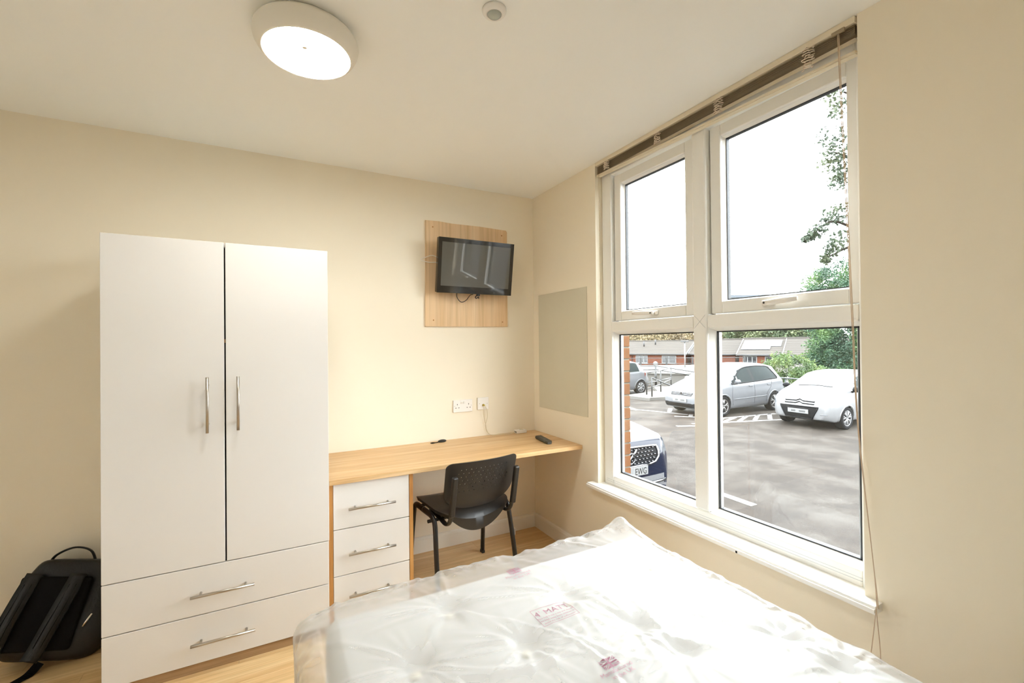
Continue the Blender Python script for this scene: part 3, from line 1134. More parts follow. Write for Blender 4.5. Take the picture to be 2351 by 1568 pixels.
def fold_relief(X, Y):
    Z = np.zeros_like(X)
    for x, y, a, L, amp, wl, cv in FOLDS:
        u = (X - x) * math.cos(a) + (Y - y) * math.sin(a)
        v = -(X - x) * math.sin(a) + (Y - y) * math.cos(a)
        v = v + cv * u * u
        g = np.exp(-(v / wl) ** 2) - .5 * np.exp(-((v - 1.8 * wl) / wl) ** 2)
        Z += amp * g * np.exp(-(u / L) ** 2)
    return Z


def fold(s, half, r, drop):
    """tablecloth path: flat, rounded edge, then down"""
    a = np.abs(s)
    sg = np.sign(s)
    flat = half - r
    arc = r * PI / 2
    t = np.clip((a - flat) / arc, 0, 1) * PI / 2
    x = np.where(a <= flat, a, flat + r * np.sin(t))
    z = np.where(a <= flat, 0, -(r * (1 - np.cos(t))))
    z = np.where(a > flat + arc, -(r + (a - flat - arc)), z)
    return x * sg, z


def sheet(x0, x1, y0, y1, zt, zb, r, nx, ny):
    hx, hy = (x1 - x0) / 2, (y1 - y0) / 2
    cx, cy = (x0 + x1) / 2, (y0 + y1) / 2
    dp = zt - zb
    ex, ey = hx - r + r * PI / 2 + dp - r, hy - r + r * PI / 2 + dp - r
    S, T = np.meshgrid(np.linspace(-ex, ex, nx), np.linspace(-ey, ey, ny))
    X, zx = fold(S, hx, r, dp)
    Y, zy = fold(T, hy, r, dp)
    dz = np.maximum(zx + zy, -dp)
    return X + cx, Y + cy, zt + dz, S, T, dz


def grid_faces(nx, ny):
    i = np.arange(nx - 1)[None, :] + nx * np.arange(ny - 1)[:, None]
    i = i.ravel()
    return np.stack([i, i + 1, i + nx + 1, i + nx], 1)


# mattress
mt = thing('mattress', 'white tufted double mattress still wrapped in polythene beside the window', 'mattress', ((BX0 + BX1) / 2, -2.45, BZ0))
nx, ny = 110, 150
X, Y, Z, S, T, dz = sheet(BX0, BX1, BYN, BYF, BZ1, BZ0, .035, nx, ny)
Z = Z + top_relief(X, Y, 0) * np.clip(1 + dz / .02, 0, 1)
V = np.stack([X.ravel(), Y.ravel(), Z.ravel()], 1)
from_np('ticking', V, grid_faces(nx, ny), m_ticking, mt, smooth=True)
obj('underside', bx((BX0 + .005, BYN + .005, BZ0), (BX1 - .005, BYF - .005, BZ0 + .006)), m_ticking, mt)
for a, b in TUFT:
    if BX0 + .05 < a < BX1 - .05:
        bm = bmesh.new()
        zt_ = float(BZ1 + top_relief(np.array([a]), np.array([b]), 0)[0])
        lathe(bm, [(.013, zt_ - .001), (.014, zt_ + .004), (.009, zt_ + .008), (.003, zt_ + .0085)], 'Z', (a, b, 0), 10)
        obj('tuft', bm, m_tuft, mt)

# polythene bag: looser than the mattress, bunched past its foot end and left side
pm = bpy.data.materials.new('polythene_film')
pm.use_nodes = True
t = pm.node_tree
t.nodes.clear()
o_ = t.nodes.new('ShaderNodeOutputMaterial')
tr = t.nodes.new('ShaderNodeBsdfTransparent')
tr.inputs[0].default_value = (0.98, 0.98, 0.975, 1)
pb_ = t.nodes.new('ShaderNodeBsdfPrincipled')
pb_.inputs['Base Color'].default_value = (0.62, 0.62, 0.615, 1)
pb_.inputs['Roughness'].default_value = 0.33
pb_.inputs['Specular IOR Level'].default_value = 0.6
lw = t.nodes.new('ShaderNodeLayerWeight')
lw.inputs['Blend'].default_value = 0.25
mr = t.nodes.new('ShaderNodeMapRange')
mr.inputs['To Min'].default_value = 0.24
mr.inputs['To Max'].default_value = 0.72
t.links.new(lw.outputs['Facing'], mr.inputs[0])
nz = t.nodes.new('ShaderNodeTexNoise')
nz.inputs['Scale'].default_value = 16
nz.inputs['Detail'].default_value = 4
nz.inputs['Distortion'].default_value = 1.2
co = t.nodes.new('ShaderNodeTexCoord')
t.links.new(co.outputs['Object'], nz.inputs['Vector'])
bp = t.nodes.new('ShaderNodeBump')
bp.inputs['Strength'].default_value = .16
bp.inputs['Distance'].default_value = .003
t.links.new(nz.outputs['Fac'], bp.inputs['Height'])
t.links.new(bp.outputs[0], pb_.inputs['Normal'])
ms = t.nodes.new('ShaderNodeMixShader')
t.links.new(mr.outputs[0], ms.inputs[0])
t.links.new(tr.outputs[0], ms.inputs[1])
t.links.new(pb_.outputs[0], ms.inputs[2])
t.links.new(ms.outputs[0], o_.inputs[0])

pc = thing('plastic_cover', 'crumpled clear polythene bag wrapped around the mattress with mauve print', 'plastic wrap', ((BX0 + BX1) / 2, -2.45, BZ0))
PX0, PX1, PYF, PYN, PZ = -1.705, -.375, -1.395, -3.42, 0.584
nx, ny = 430, 520


PRINTS = ((-1.021, -1.818, .085, .055), (-1.013, -1.575, .075, .035), (-1.020, -2.085, .075, .035))


def film_top(X, Y):
    base = top_relief(X, Y, 0)
    loose = top_relief(X, Y, 1.0) - base + fold_relief(X, Y)
    for a, b, c, d in PRINTS:                            # the printed patches lie fairly flat
        loose = loose * (1 - .8 * np.exp(-((X - a) / c) ** 4 - ((Y - b) / d) ** 4))
    return base + loose


X, Y, Z, S, T, dz = sheet(PX0, PX1, PYN, PYF, PZ, .20, .06, nx, ny)
topw = np.clip(1 + dz / .03, 0, 1)
Z = Z + film_top(X, Y) * topw
# crumple field for edges and hanging sides
CR = np.zeros_like(X)
CR2 = np.zeros_like(X)
flat = np.stack([S.ravel(), T.ravel()], 1)
cr = np.array([noise.noise((a * 7, b * 7, 3.1)) * .6 + noise.noise((a * 17, b * 17, 9.7)) * .3 + noise.noise((a * 33, b * 33, 1.7)) * .15 for a, b in flat]).reshape(X.shape)
ridge = 1 - np.abs(cr) * 2.2
edge = np.clip(-dz / .05, 0, 1) * np.clip(1 + dz / .33, .35, 1)
rim = np.exp(-((dz + .012) / .022) ** 2) * np.clip(-dz / .0004, 0, 1)
hx, hy = (PX1 - PX0) / 2, (PYF - PYN) / 2
outx = np.sign(S) * np.clip((np.abs(S) - hx + .07) / .06, 0, 1)
outy = np.sign(T) * np.clip((np.abs(T) - hy + .07) / .06, 0, 1)
amp = .020 * edge
X = X + outx * amp * (ridge - .45)
Y = Y + outy * amp * (ridge - .45)
farside = np.clip((Y - (PYF - .11)) / .08, 0, 1)
Z = Z + farside * topw * (.016 * (ridge - .35)) + rim * .010 * (ridge - .3)
# the peaked corner by the window and the slack ledge at the left foot corner
Z = Z + .045 * np.exp(-(((X + .40) / .10) ** 2 + ((Y - PYF + .02) / .10) ** 2)) * np.clip(1 + dz / .1, 0, 1)
slack = np.clip((-1.60 - X) / .05, 0, 1) * topw
Z = Z - .012 * slack
fs = np.clip((Y - (BYF - .005)) / .04, 0, 1) * np.clip((-1.30 - X) / .15, 0, 1)
Z = Z - .014 * fs * np.clip(1 + dz / .1, 0, 1)
# keep clear of the window wall
X = np.minimum(X, -.335)
inm = (X > BX0 + .03) & (X < BX1 - .03) & (Y < BYF - .03) & (Y > BYN + .03)
Z = np.where(inm, np.maximum(Z, BZ1 + top_relief(X, Y, 0) + .010), Z)
V = np.stack([X.ravel(), Y.ravel(), Z.ravel()], 1)
from_np('film', V, grid_faces(nx, ny), pm, pc, smooth=True)


def film_z(x, y):
    x, y = np.asarray(x, float), np.asarray(y, float)
    z = np.maximum(PZ + film_top(x, y), BZ1 + top_relief(x, y, 0) + .010)
    return z + .0028


def printed(name, V, F, m, origin, ang, sx_=1, sy_=1):
    ca, sa = math.cos(ang), math.sin(ang)
    P = np.array([[v[0] * sx_, v[1] * sy_] for v in V])
    x = origin[0] + P[:, 0] * ca - P[:, 1] * sa
    y = origin[1] + P[:, 0] * sa + P[:, 1] * ca
    z = film_z(x, y)
    return from_np(name, np.stack([x, y, z], 1), [list(f) for f in F], m, pc)


def rect_grid(x0, x1, y0, y1, st=.008):
    nx_, ny_ = max(1, int((x1 - x0) / st)), max(1, int((y1 - y0) / st))
    V, F = [], []
    for j in range(ny_ + 1):
        for i in range(nx_ + 1):
            V.append((x0 + (x1 - x0) * i / nx_, y0 + (y1 - y0) * j / ny_))
    for j in range(ny_):
        for i in range(nx_):
            k = j * (nx_ + 1) + i
            F.append((k, k + 1, k + nx_ + 2, k + nx_ + 1))
    return V, F


def merge(parts):
    V, F = [], []
    for a, b in parts:
        n = len(V)
        V += [tuple(v[:2]) for v in a]
        F += [tuple(i + n for i in f) for f in b]
    return V, F


def shift(VF, dx, dy):
    return [(v[0] + dx, v[1] + dy) for v in VF[0]], VF[1]


# size label: a ruled box, the big "4' MATT" line and the small warning lines
LWd, LHt = .128, .080
lo = (-1.085, -1.857)
an = R(1.5)
t_ = .0013
bor = merge([rect_grid(0, LWd, 0, t_), rect_grid(0, LWd, LHt - t_, LHt), rect_grid(0, t_, 0, LHt), rect_grid(LWd - t_, LWd, 0, LHt)])
printed('label_border', *bor, m_inkd, lo, an)
printed('size_lettering', *shift(text_verts("4' MATT", .0335), LWd / 2, LHt * .56), m_ink, lo, an, 1, 1)
small = merge([shift(text_verts(s, .0098), LWd / 2, yv) for s, yv in (("This bag is not a toy and should", .031), ("be kept away from children to", .019), ("avoid the risk of suffocation", .007))])
printed('warning_lettering', *small, m_inkd, lo, an)


def union_flag(w_, h_, n=66, mrows=36):
    V, F = [], []
    for j in range(mrows + 1):
        for i in range(n + 1):
            V.append((-w_ / 2 + w_ * i / n, h_ * j / mrows))
    for j in range(mrows):
        for i in range(n):
            u, v = (i + .5) / n * 2 - 1, (j + .5) / mrows * 2 - 1
            ink = False
            cross = abs(u) < .11 or abs(v) < .18
            cwhite = abs(u) < .19 or abs(v) < .32
            d = min(abs(u - v), abs(u + v))
            if cross: ink = True
            elif cwhite: ink = False
            elif d < .07: ink = True
            elif d < .24: ink = False
            else: ink = True
            if ink:
                k = j * (n + 1) + i
                F.append((k, k + 1, k + n + 2, k + n + 1))
    return V, F


for org, a2 in (((-1.013, -1.579), R(4)), ((-1.020, -2.094), R(3.0))):
    printed('printed_flag', *shift(union_flag(.050, .031), 0, .017), m_ink, org, a2)
    wd2 = merge([shift(text_verts('Manufactured', .0182), 0, .001), shift(text_verts('in the UK', .0182), 0.006, -.0165)])
    printed('origin_lettering', *wd2, m_ink, org, a2)

# ================================================================ BACKPACK
bk = thing('backpack', 'black leather backpack slumped against the wall left of the wardrobe', 'backpack', (-2.66, -.235, 0.0))
BM = Matrix.Translation((-2.646, -.215, .010)) @ Matrix.Rotation(R(13), 4, 'Y') @ Matrix.Rotation(R(-20), 4, 'X') @ Matrix.Rotation(R(-8), 4, 'Z') @ Matrix.Diagonal((1.0, 1.0, .89, 1.0))


def bag_obj(name, bm, m, parent, smooth=True):
    bmesh.ops.transform(bm, matrix=BM, verts=bm.verts)
    zmin = min(v.co.z for v in bm.verts)
    for v in bm.verts:
        if v.co.z < .004:
            v.co.z = .004 + .0
        if v.co.x > -2.368:
            v.co.x = -2.368 - .02 * (1 - math.exp(-(v.co.x + 2.368) * 8)) * 0
        if v.co.y > -.018:
            v.co.y = -.018
    return obj(name, bm, m, parent, smooth=smooth)


bm = bmesh.new()
nu, nv = 44, 30
rows = []
for j in range(nv + 1):
    ph = -PI / 2 + PI * j / nv
    ring = []
    for i in range(nu):
        th = 2 * PI * i / nu
        def sp(c, e):
            return math.copysign(abs(c) ** e, c)
        x = sp(math.cos(ph), .27) * sp(math.cos(th), .42)
        y = sp(math.cos(ph), .30) * sp(math.sin(th), .55)
        z = sp(math.sin(ph), .42)
        wt = .185 * (1 - .10 * max(0, z) ** 2 + .06 * max(0, -z))
        dpt = .085 * (1 - .25 * max(0, z))
        p = Vector((x * wt, y * dpt, .225 + z * .225))
        nn = noise.noise(p * 9) * .010 + noise.noise(p * 22) * .004
        d = Vector((x, y * 1.6, z * .4))
        p += d.normalized() * nn
        if y > 0:
            p.y += .03 * (1 - z * z) * abs(y)
        ring.append(bm.verts.new(p))
    rows.append(ring)
for A, B in zip(rows, rows[1:]):
    for i in range(nu):
        bm.faces.new((A[i], A[(i + 1) % nu], B[(i + 1) % nu], B[i]))
bmesh.ops.remove_doubles(bm, verts=bm.verts, dist=1e-5)
bmesh.ops.recalc_face_normals(bm, faces=bm.faces[:])
bag_obj('body', bm, m_leather, bk)
# padded mesh back panel
bm = bmesh.new()
bm2 = bx((-.168, -.104, .05), (.085, -.078, .372), .012, 3)
join(bm, bm2)
bag_obj('back_panel', bm, m_fabricb, bk)


def ribbon(pts, wd_, th=.008):
    bm = bmesh.new()
    P = smoothpath(pts, 6)
    rings = []
    for i, p in enumerate(P):
        t = (P[min(i + 1, len(P) - 1)] - P[max(i - 1, 0)]).normalized()
        s = Vector((1, 0, 0))
        s = (s - t * s.dot(t)).normalized()
        n_ = t.cross(s)
        rings.append([bm.verts.new(p + s * wd_ / 2 * a + n_ * th / 2 * b) for a, b in ((-1, -1), (1, -1), (1, 1), (-1, 1))])
    for A, B in zip(rings, rings[1:]):
        for k in range(4):
            bm.faces.new((A[k], A[(k + 1) % 4], B[(k + 1) % 4], B[k]))
    bm.faces.new(rings[0][::-1])
    bm.faces.new(rings[-1])
    bmesh.ops.recalc_face_normals(bm, faces=bm.faces[:])
    return bm


for s in (-1, 1):
    sp_ = bag_obj('shoulder_strap', ribbon([(.078 * s - .050, -.092, .385), (.078 * s - .058, -.112, .30), (.076 * s - .073, -.120, .18), (.072 * s - .088, -.116, .07), (.07 * s - .098, -.118, .015)], .058, .014), m_leather, bk)
    bm = bmesh.new()
    for q in (-.012, .012):
        tube(bm, smoothpath([(.078 * s - .054 + q, -.112, .34), (.078 * s - .061 + q, -.123, .26), (.076 * s - .076 + q, -.128, .16), (.072 * s - .088 + q, -.124, .07)], 4), .0014, 4)
    bag_obj('stitching', bm, m_fabricb, sp_)
obj('webbing_tail', ribbon([(-2.655, -.275, .035), (-2.680, -.300, .010), (-2.715, -.335, .006), (-2.77, -.40, .006)], .034, .004), m_fabricb, bk)
bag_obj('grab_handle', tb(smoothpath([(-.130, .0, .425), (-.112, .0, .470), (-.055, 0, .505), (.01, 0, .490), (.05, 0, .425)], 7), .010, 10, squash=(1.2, .5), up=(0, 1, 0)), m_leather, bk)
bm = tb(smoothpath([(-.165, -.045, .12), (-.17, -.05, .25), (-.155, -.05, .37), (-.09, -.05, .425), (.02, -.05, .432), (.11, -.05, .42), (.165, -.05, .35), (.175, -.05, .2), (.172, -.045, .10)], 6), .0042, 6)
bag_obj('piping', bm, m_leather, bk)
bm = tb([(.108, -.098, .15), (.125, -.094, .205)], .005, 6)
bag_obj('zip_pull', bm, mat('chrome', (0.75, 0.72, 0.68), 0.15, metal=1), bk)


# ================================================================ OUTSIDE: car park, cars, bungalows, trees
G = -0.89
m_tar = mat('tarmac', (0.0396, 0.036, 0.0324), 0.9, noise_scale=1.1, noise_amt=0.22, bump=0.6, bump_scale=60)
m_conc = mat('pale_concrete', (0.0765, 0.0729, 0.0666), 0.9, noise_scale=2, noise_amt=0.1)
m_paint = mat('road_paint', (0.189, 0.1845, 0.1755), 0.8, noise_scale=8, noise_amt=0.25)
m_lawn = mat('rough_grass', (0.01575, 0.02475, 0.009), 1.0, noise_scale=3, noise_amt=0.3)


def mottled_tarmac():
    """patches of worn, paler asphalt over the darker surface, with fine chippings"""
    t = m_tar.node_tree
    b = t.nodes['Principled BSDF']
    co = t.nodes.new('ShaderNodeTexCoord')
    n1 = t.nodes.new('ShaderNodeTexNoise'); n1.inputs['Scale'].default_value = 1.15; n1.inputs['Detail'].default_value = 7; n1.inputs['Roughness'].default_value = .62
    n2 = t.nodes.new('ShaderNodeTexNoise'); n2.inputs['Scale'].default_value = 45; n2.inputs['Detail'].default_value = 3
    r1 = t.nodes.new('ShaderNodeValToRGB'); r2 = t.nodes.new('ShaderNodeValToRGB')
    e = r1.color_ramp.elements
    e[0].position = .41; e[0].color = (0.0190, 0.0152, 0.0122, 1); e[1].position = .60; e[1].color = (0.0370, 0.0320, 0.0270, 1)
    x = e.new(.5); x.color = (0.0262, 0.0213, 0.0171, 1)
    e = r2.color_ramp.elements
    e[0].position = .38; e[0].color = (.72, .72, .72, 1); e[1].position = .68; e[1].color = (1.2, 1.19, 1.17, 1)
    mx = t.nodes.new('ShaderNodeMixRGB'); mx.blend_type = 'MULTIPLY'; mx.inputs[0].default_value = 1
    for n in (n1, n2):
        t.links.new(co.outputs['Object'], n.inputs['Vector'])
    t.links.new(n1.outputs['Fac'], r1.inputs[0]); t.links.new(n2.outputs['Fac'], r2.inputs[0])
    t.links.new(r1.outputs[0], mx.inputs[1]); t.links.new(r2.outputs[0], mx.inputs[2])
    t.links.new(mx.outputs[0], b.inputs['Base Color'])


mottled_tarmac()
gd = struct('ground', prism(bmesh.new(), [(0.216, -40), (60, -40), (60, 8), (38.5, 27.7), (24, 35.5), (0.216, 48)], 'Z', G - .3, G), m_tar)
struct('lower_ground', prism(bmesh.new(), [(0.3, -80), (260, -80), (260, 260), (0.3, 260)], 'Z', -3.3, -3.0), m_lawn)
# pale concrete yard beyond the parking bays, sunlit brightness put into its colour
obj('concrete_yard', prism(bmesh.new(), [(16.4, 15.4), (18.6, 13.0), (24, 9.6), (37.4, 26.9), (24.2, 34.0), (15, 30)], 'Z', G, G + .015), mat('sunlit_concrete', (0.13, 0.125, 0.117), 0.9), gd)


def line(pts, wd_, m=m_paint):
    bm = bmesh.new()
    for a, b in zip(pts, pts[1:]):
        a, b = Vector((*a, 0)), Vector((*b, 0))
        d = (b - a).normalized()
        s = Vector((-d.y, d.x, 0)) * wd_ / 2
        vs_ = [bm.verts.new((p.x, p.y, G + h)) for h in (.0, .006) for p in (a - s, b - s, b + s, a + s)]
        bm.faces.new(vs_[4:])
        for i in range(4):
            bm.faces.new((vs_[i], vs_[(i + 1) % 4], vs_[4 + (i + 1) % 4], vs_[4 + i]))
    return obj('road_marking', bm, m, gd)


# hatched zone between the silver and the white car
line([(8.55, 5.72), (9.7, 5.35), (11.35, 4.85)], .11)
line([(9.15, 6.9), (10.05, 5.9), (12.2, 5.62)], .11)
for k in range(6):
    x = 9.0 + k * .52
    line([(x, 5.60 - k * .13), (x + .95, 5.82 - k * .03)], .12)
line([(7.9, 5.7), (8.35, 5.45), (8.75, 5.5)], .12)
# worn bay lines left of it
line([(8.6, 9.6), (9.3, 8.2), (9.75, 6.9)], .10)
line([(9.5, 9.9), (9.25, 8.9), (9.05, 8.4)], .12)
line([(10.3, 8.1), (9.7, 7.6)], .14)
line([(9.9, 6.9), (9.45, 6.55)], .12)
line([(4.15, 1.62), (4.12, .98)], .13)
line([(8.7, 10.2), (9.4, 9.8)], .1)

from mathutils.bvhtree import BVHTree
m_tyre = mat('tyre_rubber', (0.006, 0.006, 0.0065), 0.8, spec=0.05)
m_rim = mat('alloy', (0.135, 0.1305, 0.126), 0.35, metal=0.7)
m_cg = mat('car_glass', (0.006, 0.010, 0.010), 0.03, spec=0.3)
m_cg.node_tree.nodes['Principled BSDF'].inputs['IOR'].default_value = 1.12
m_ws = mat('windscreen_glass', (0.012, 0.014, 0.015), 0.03, spec=1.0)
m_cblk = mat('car_black_trim', (0.004, 0.004, 0.0045), 0.5, spec=0.06)
m_chrome = mat('car_chrome', (0.135, 0.135, 0.1395), 0.15, metal=1.0)
m_lens = mat('headlamp_lens', (0.0585, 0.063, 0.0675), 0.08, spec=0.8)
m_red = mat('tail_lamp', (0.072, 0.0135, 0.009), 0.2)
m_plate = mat('number_plate', (0.10, 0.10, 0.098), 0.5)
m_plateg = mat('plate_smear', (0.0315, 0.0315, 0.0315), 0.5)


def smooth1(a, k=7):
    p = np.pad(a, k, mode='edge')
    ker = np.hanning(2 * k + 3)[1:-1]
    ker /= ker.sum()
    return np.convolve(p, ker, mode='valid')


def crm(P, n):
    """resample a control polyline (rows) with Catmull-Rom"""
    P = np.asarray(P, float)
    m_ = len(P) - 1
    Q = np.vstack([2 * P[0] - P[1], P, 2 * P[-1] - P[-2]])
    t = np.linspace(0, m_, n)
    i = np.minimum(t.astype(int), m_ - 1)
    u = (t - i)[:, None]
    a, b, c, d = Q[i], Q[i + 1], Q[i + 2], Q[i + 3]
    return 0.5 * (2 * b + (c - a) * u + (2 * a - 5 * b + 4 * c - d) * u ** 2 + (3 * b - a - 3 * c + d) * u ** 3), t


def islands(F, least=6, index=False):
    par = {}

    def find(a):
        while par[a] != a:
            par[a] = par[par[a]]
            a = par[a]
        return a
    for f in F.tolist():
        for v in f:
            par.setdefault(v, v)
        r = find(f[0])
        for v in f[1:]:
            par[find(v)] = r
    lab = np.array([find(f[0]) for f in F.tolist()])
    keys = dict.fromkeys(lab.tolist())
    out = [np.where(lab == k)[0] if index else F[lab == k] for k in keys]
    return [o for o in out if len(o) >= least]


class Car:
    def __init__(s, name, label, loc, rot, L, w, wb, xf, Rw, ztop, zbelt, wid, roofw, paint, zb=.20, group=None):
        s.root = thing(name, label, 'car', loc, (0, 0, rot), group or 'cars parked outside the window')
        s.L, s.w, s.Rw = L, w, Rw
        s.xw = (xf, xf + wb)
        n, m_ = 190, 30
        q = np.linspace(0, 1, n)
        xs = L * (q + .035 * np.sin(2 * PI * q) * -1)       # denser at both ends
        I = lambda tab: smooth1(np.interp(xs, [a for a, _ in tab], [b for _, b in tab]), 4)
        zt, zbt, wd_, rw = I(ztop), I(zbelt), I(wid) * w, I(roofw) * w
        ringsV = []
        for k in range(n):
            h = max(.02, zt[k] - zbt[k])
            e = min(1, xs[k] / .25, (L - xs[k]) / .25)
            zb_ = zb + .06 * (1 - e)
            ctrl = [(0, zb_), (.78 * wd_[k], zb_), (.95 * wd_[k], zb_ + .05), (wd_[k], zb_ + .45 * (zbt[k] - zb_)), (wd_[k] * .995, zb_ + .78 * (zbt[k] - zb_)),
                    (wd_[k] * .965, zbt[k]), (rw[k], zbt[k] + h * .80), (rw[k] * .82, zbt[k] + h * .955), (0, zt[k])]
            P, tt = crm(ctrl, m_)
            ringsV.append(np.column_stack([np.full(m_, xs[k]), -P[:, 0], P[:, 1]]))
        s.tt = tt
        A = np.array(ringsV)                                  # n, m, 3 : the -y half
        B = A[:, ::-1, :].copy()
        B[:, :, 1] *= -1
        full = np.concatenate([A, B[:, 1:-1, :]], axis=1)     # closed ring
        T = np.concatenate([tt, tt[::-1][1:-1]])
        mm = full.shape[1]
        caps0, caps1 = [], []
        for k in range(1, 13):
            f = 1 - k / 12.0
            for src, out, sg, bul in ((full[0], caps0, -1, .05), (full[-1], caps1, 1, .04)):
                c = np.array([src[0, 0], 0, (src[:, 2].min() + src[:, 2].max()) / 2])
                r = c + (src - c) * f
                r[:, 0] = src[0, 0] + sg * bul * (1 - f * f)
                out.append(r)
        allr = np.concatenate([np.array(caps0[::-1]), full, np.array(caps1)])
        s.V = allr.reshape(-1, 3)
        N = allr.shape[0]
        ii, jj = np.meshgrid(np.arange(N - 1), np.arange(mm), indexing='ij')
        ii, jj = ii.ravel(), jj.ravel()
        j2 = (jj + 1) % mm
        s.F = np.stack([ii * mm + jj, (ii + 1) * mm + jj, (ii + 1) * mm + j2, ii * mm + j2], 1)
        s.FT = (T[jj] + T[j2]) / 2
        s.FT = np.where((T[jj] < .01) | (T[j2] < .01), .2, s.FT)
        s.C = s.V[s.F].mean(1)
        s.zt_f = lambda x: np.interp(x, xs, zt)
        s.zb_f = lambda x: np.interp(x, xs, zbt)
        s.bvh = BVHTree.FromPolygons([tuple(v) for v in s.V], [tuple(f) for f in s.F])
        s.paint = paint
        s.part = np.array(['body'] * len(s.F), dtype=object)
        x, y, z = s.C.T
        for xc in s.xw:
            inside = ((x - xc) ** 2 + (z - Rw) ** 2 < (Rw * 1.09) ** 2) & (np.abs(y) > .55 * w) & (z < 1.0)
            s.part[inside] = 'none'

    def region(s, name, mask):
        s.part[mask & (s.part != 'none')] = name

    def emit(s, mats):
        for name in list(dict.fromkeys(s.part.tolist())):      # crumbs join the bodywork
            if name in ('none', 'body'):
                continue
            idx = np.where(s.part == name)[0]
            for k in islands(s.F[idx], 0, True):
                if len(k) < 12:
                    s.part[idx[k]] = 'body'
        for name in dict.fromkeys(s.part.tolist()):
            if name == 'none':
                continue
            FA = s.F[s.part == name]
            for F in (islands(FA) if name != 'body' else [FA]):
                s.emit_one(name, F, mats)

    def emit_one(s, name, F, mats):
            used = np.unique(F)
            mp = np.full(len(s.V), -1)
            mp[used] = np.arange(len(used))
            V = s.V[used]
            from_np(name, V, mp[F], mats.get(name, s.paint), s.root, smooth=True, local=True)

    def fx(s, y, z, off=.006):
        h = s.bvh.ray_cast(Vector((-2, y, z)), Vector((1, 0, 0)))
        return Vector((h[0].x - off, y, z)) if h[0] else Vector((0, y, z))

    def sy(s, x, z, off=.006, sg=-1):
        h = s.bvh.ray_cast(Vector((x, 3 * sg, z)), Vector((0, -sg, 0)))
        return Vector((x, h[0].y + sg * off, z)) if h[0] else Vector((x, sg * s.w, z))

    def front_line(s, name, pts, r, m, off=.004, parent=None, n=8):
        P = []
        for a, b in zip(pts, pts[1:]):
            for k in range(n):
                P.append((a[0] + (b[0] - a[0]) * k / n, a[1] + (b[1] - a[1]) * k / n))
        P.append(pts[-1])
        return obj(name, tb([s.fx(y, z, off) for y, z in P], r, 6), m, parent or s.root, True)

    def side_line(s, name, pts, r, m, sg=-1, off=.0):
        P = smoothpath([(a, 0, b) for a, b in pts], 6)
        return obj(name, tb([s.sy(p.x, p.z, off, sg) for p in P], r, 5), m, s.root, True)

    def wheels(s, spokes=5, rim=m_rim):
        for xc in s.xw:
            for sg in (-1, 1):
                yo = sg * (s.w - .02)
                R_ = s.Rw
                bm = bmesh.new()
                lathe(bm, [(R_ * .66, 0), (R_ * .70, sg * .018), (R_ * .90, sg * .020), (R_ * .985, sg * .002), (R_, -sg * .03), (R_, -sg * .16), (R_ * .95, -sg * .19), (R_ * .66, -sg * .19)], 'Y', (xc, yo, R_), 36)
                wh = obj('wheel', bm, m_tyre, s.root, True)
                bm = bmesh.new()
                lathe(bm, [(R_ * .60, -sg * .05), (R_ * .60, -sg * .012), (R_ * .645, sg * .012), (R_ * .69, sg * .012), (R_ * .69, -sg * .05)], 'Y', (xc, yo, R_), 32)
                lathe(bm, [(R_ * .13, -sg * .04), (R_ * .13, sg * .008), (R_ * .05, sg * .012)], 'Y', (xc, yo, R_), 16)
                for k in range(spokes):
                    a = 2 * PI * k / spokes + .3
                    for da in (-.12, .12):
                        d0 = Vector((math.cos(a + da * .3), 0, math.sin(a + da * .3)))
                        d1 = Vector((math.cos(a + da * 1.6), 0, math.sin(a + da * 1.6)))
                        c = Vector((xc, yo, R_))
                        tube(bm, [c + d0 * R_ * .08, c + d0 * R_ * .3 + Vector((0, sg * .004, 0)), c + d1 * R_ * .63], [.022, .02, .022], 6, squash=(.9, .7))
                obj('alloy_rim', bm, rim, wh, True)
                bm = bmesh.new()
                lathe(bm, [(R_ * .64, -sg * .06), (R_ * .1, -sg * .062)], 'Y', (xc, yo, R_), 24)
                obj('brake_disc', bm, m_cblk, wh, True)
                # wheel-arch lip and liner
                bm = bmesh.new()
                P = []
                for k in range(25):
                    a = R(-12 + 204 * k / 24)
                    x, z = xc + R_ * 1.13 * math.cos(a), R_ + R_ * 1.13 * math.sin(a)
                    P.append(s.sy(x, z, .0, sg))
                tube(bm, P, .020, 8)
                obj('arch_lip', bm, s.paint, s.root, True)
                bm = bmesh.new()
                ys = sorted([sg * .45 * s.w, sg * (s.w - .055)])
                rr = []
                for yv in ys:
                    rr.append([bm.verts.new((xc + R_ * 1.15 * math.cos(R(-15 + 210 * k / 20)), yv, R_ + R_ * 1.15 * math.sin(R(-15 + 210 * k / 20)))) for k in range(21)])
                for k in range(20):
                    bm.faces.new((rr[0][k], rr[0][k + 1], rr[1][k + 1], rr[1][k]))
                yi = 0 if sg > 0 else 1
                bm.faces.new(rr[yi])
                obj('arch_liner', bm, m_cblk, s.root, True)

    def mirror(s, x, z, m, sg=-1):
        p = s.sy(x, z, .0, sg)
        bm = bmesh.new()
        bmesh.ops.create_uvsphere(bm, u_segments=16, v_segments=10, radius=1)
        for v in bm.verts:
            c = v.co
            v.co = Vector((p.x + .065 * c.x * (1 if c.x < 0 else .55), p.y + sg * .12 + c.y * .105, p.z + .065 + c.z * .07))
        tube(bm, [p, p + Vector((0, sg * .06, .02))], [.03, .025], 8)
        return obj('door_mirror', bm, m, s.root, True, smooth=True)

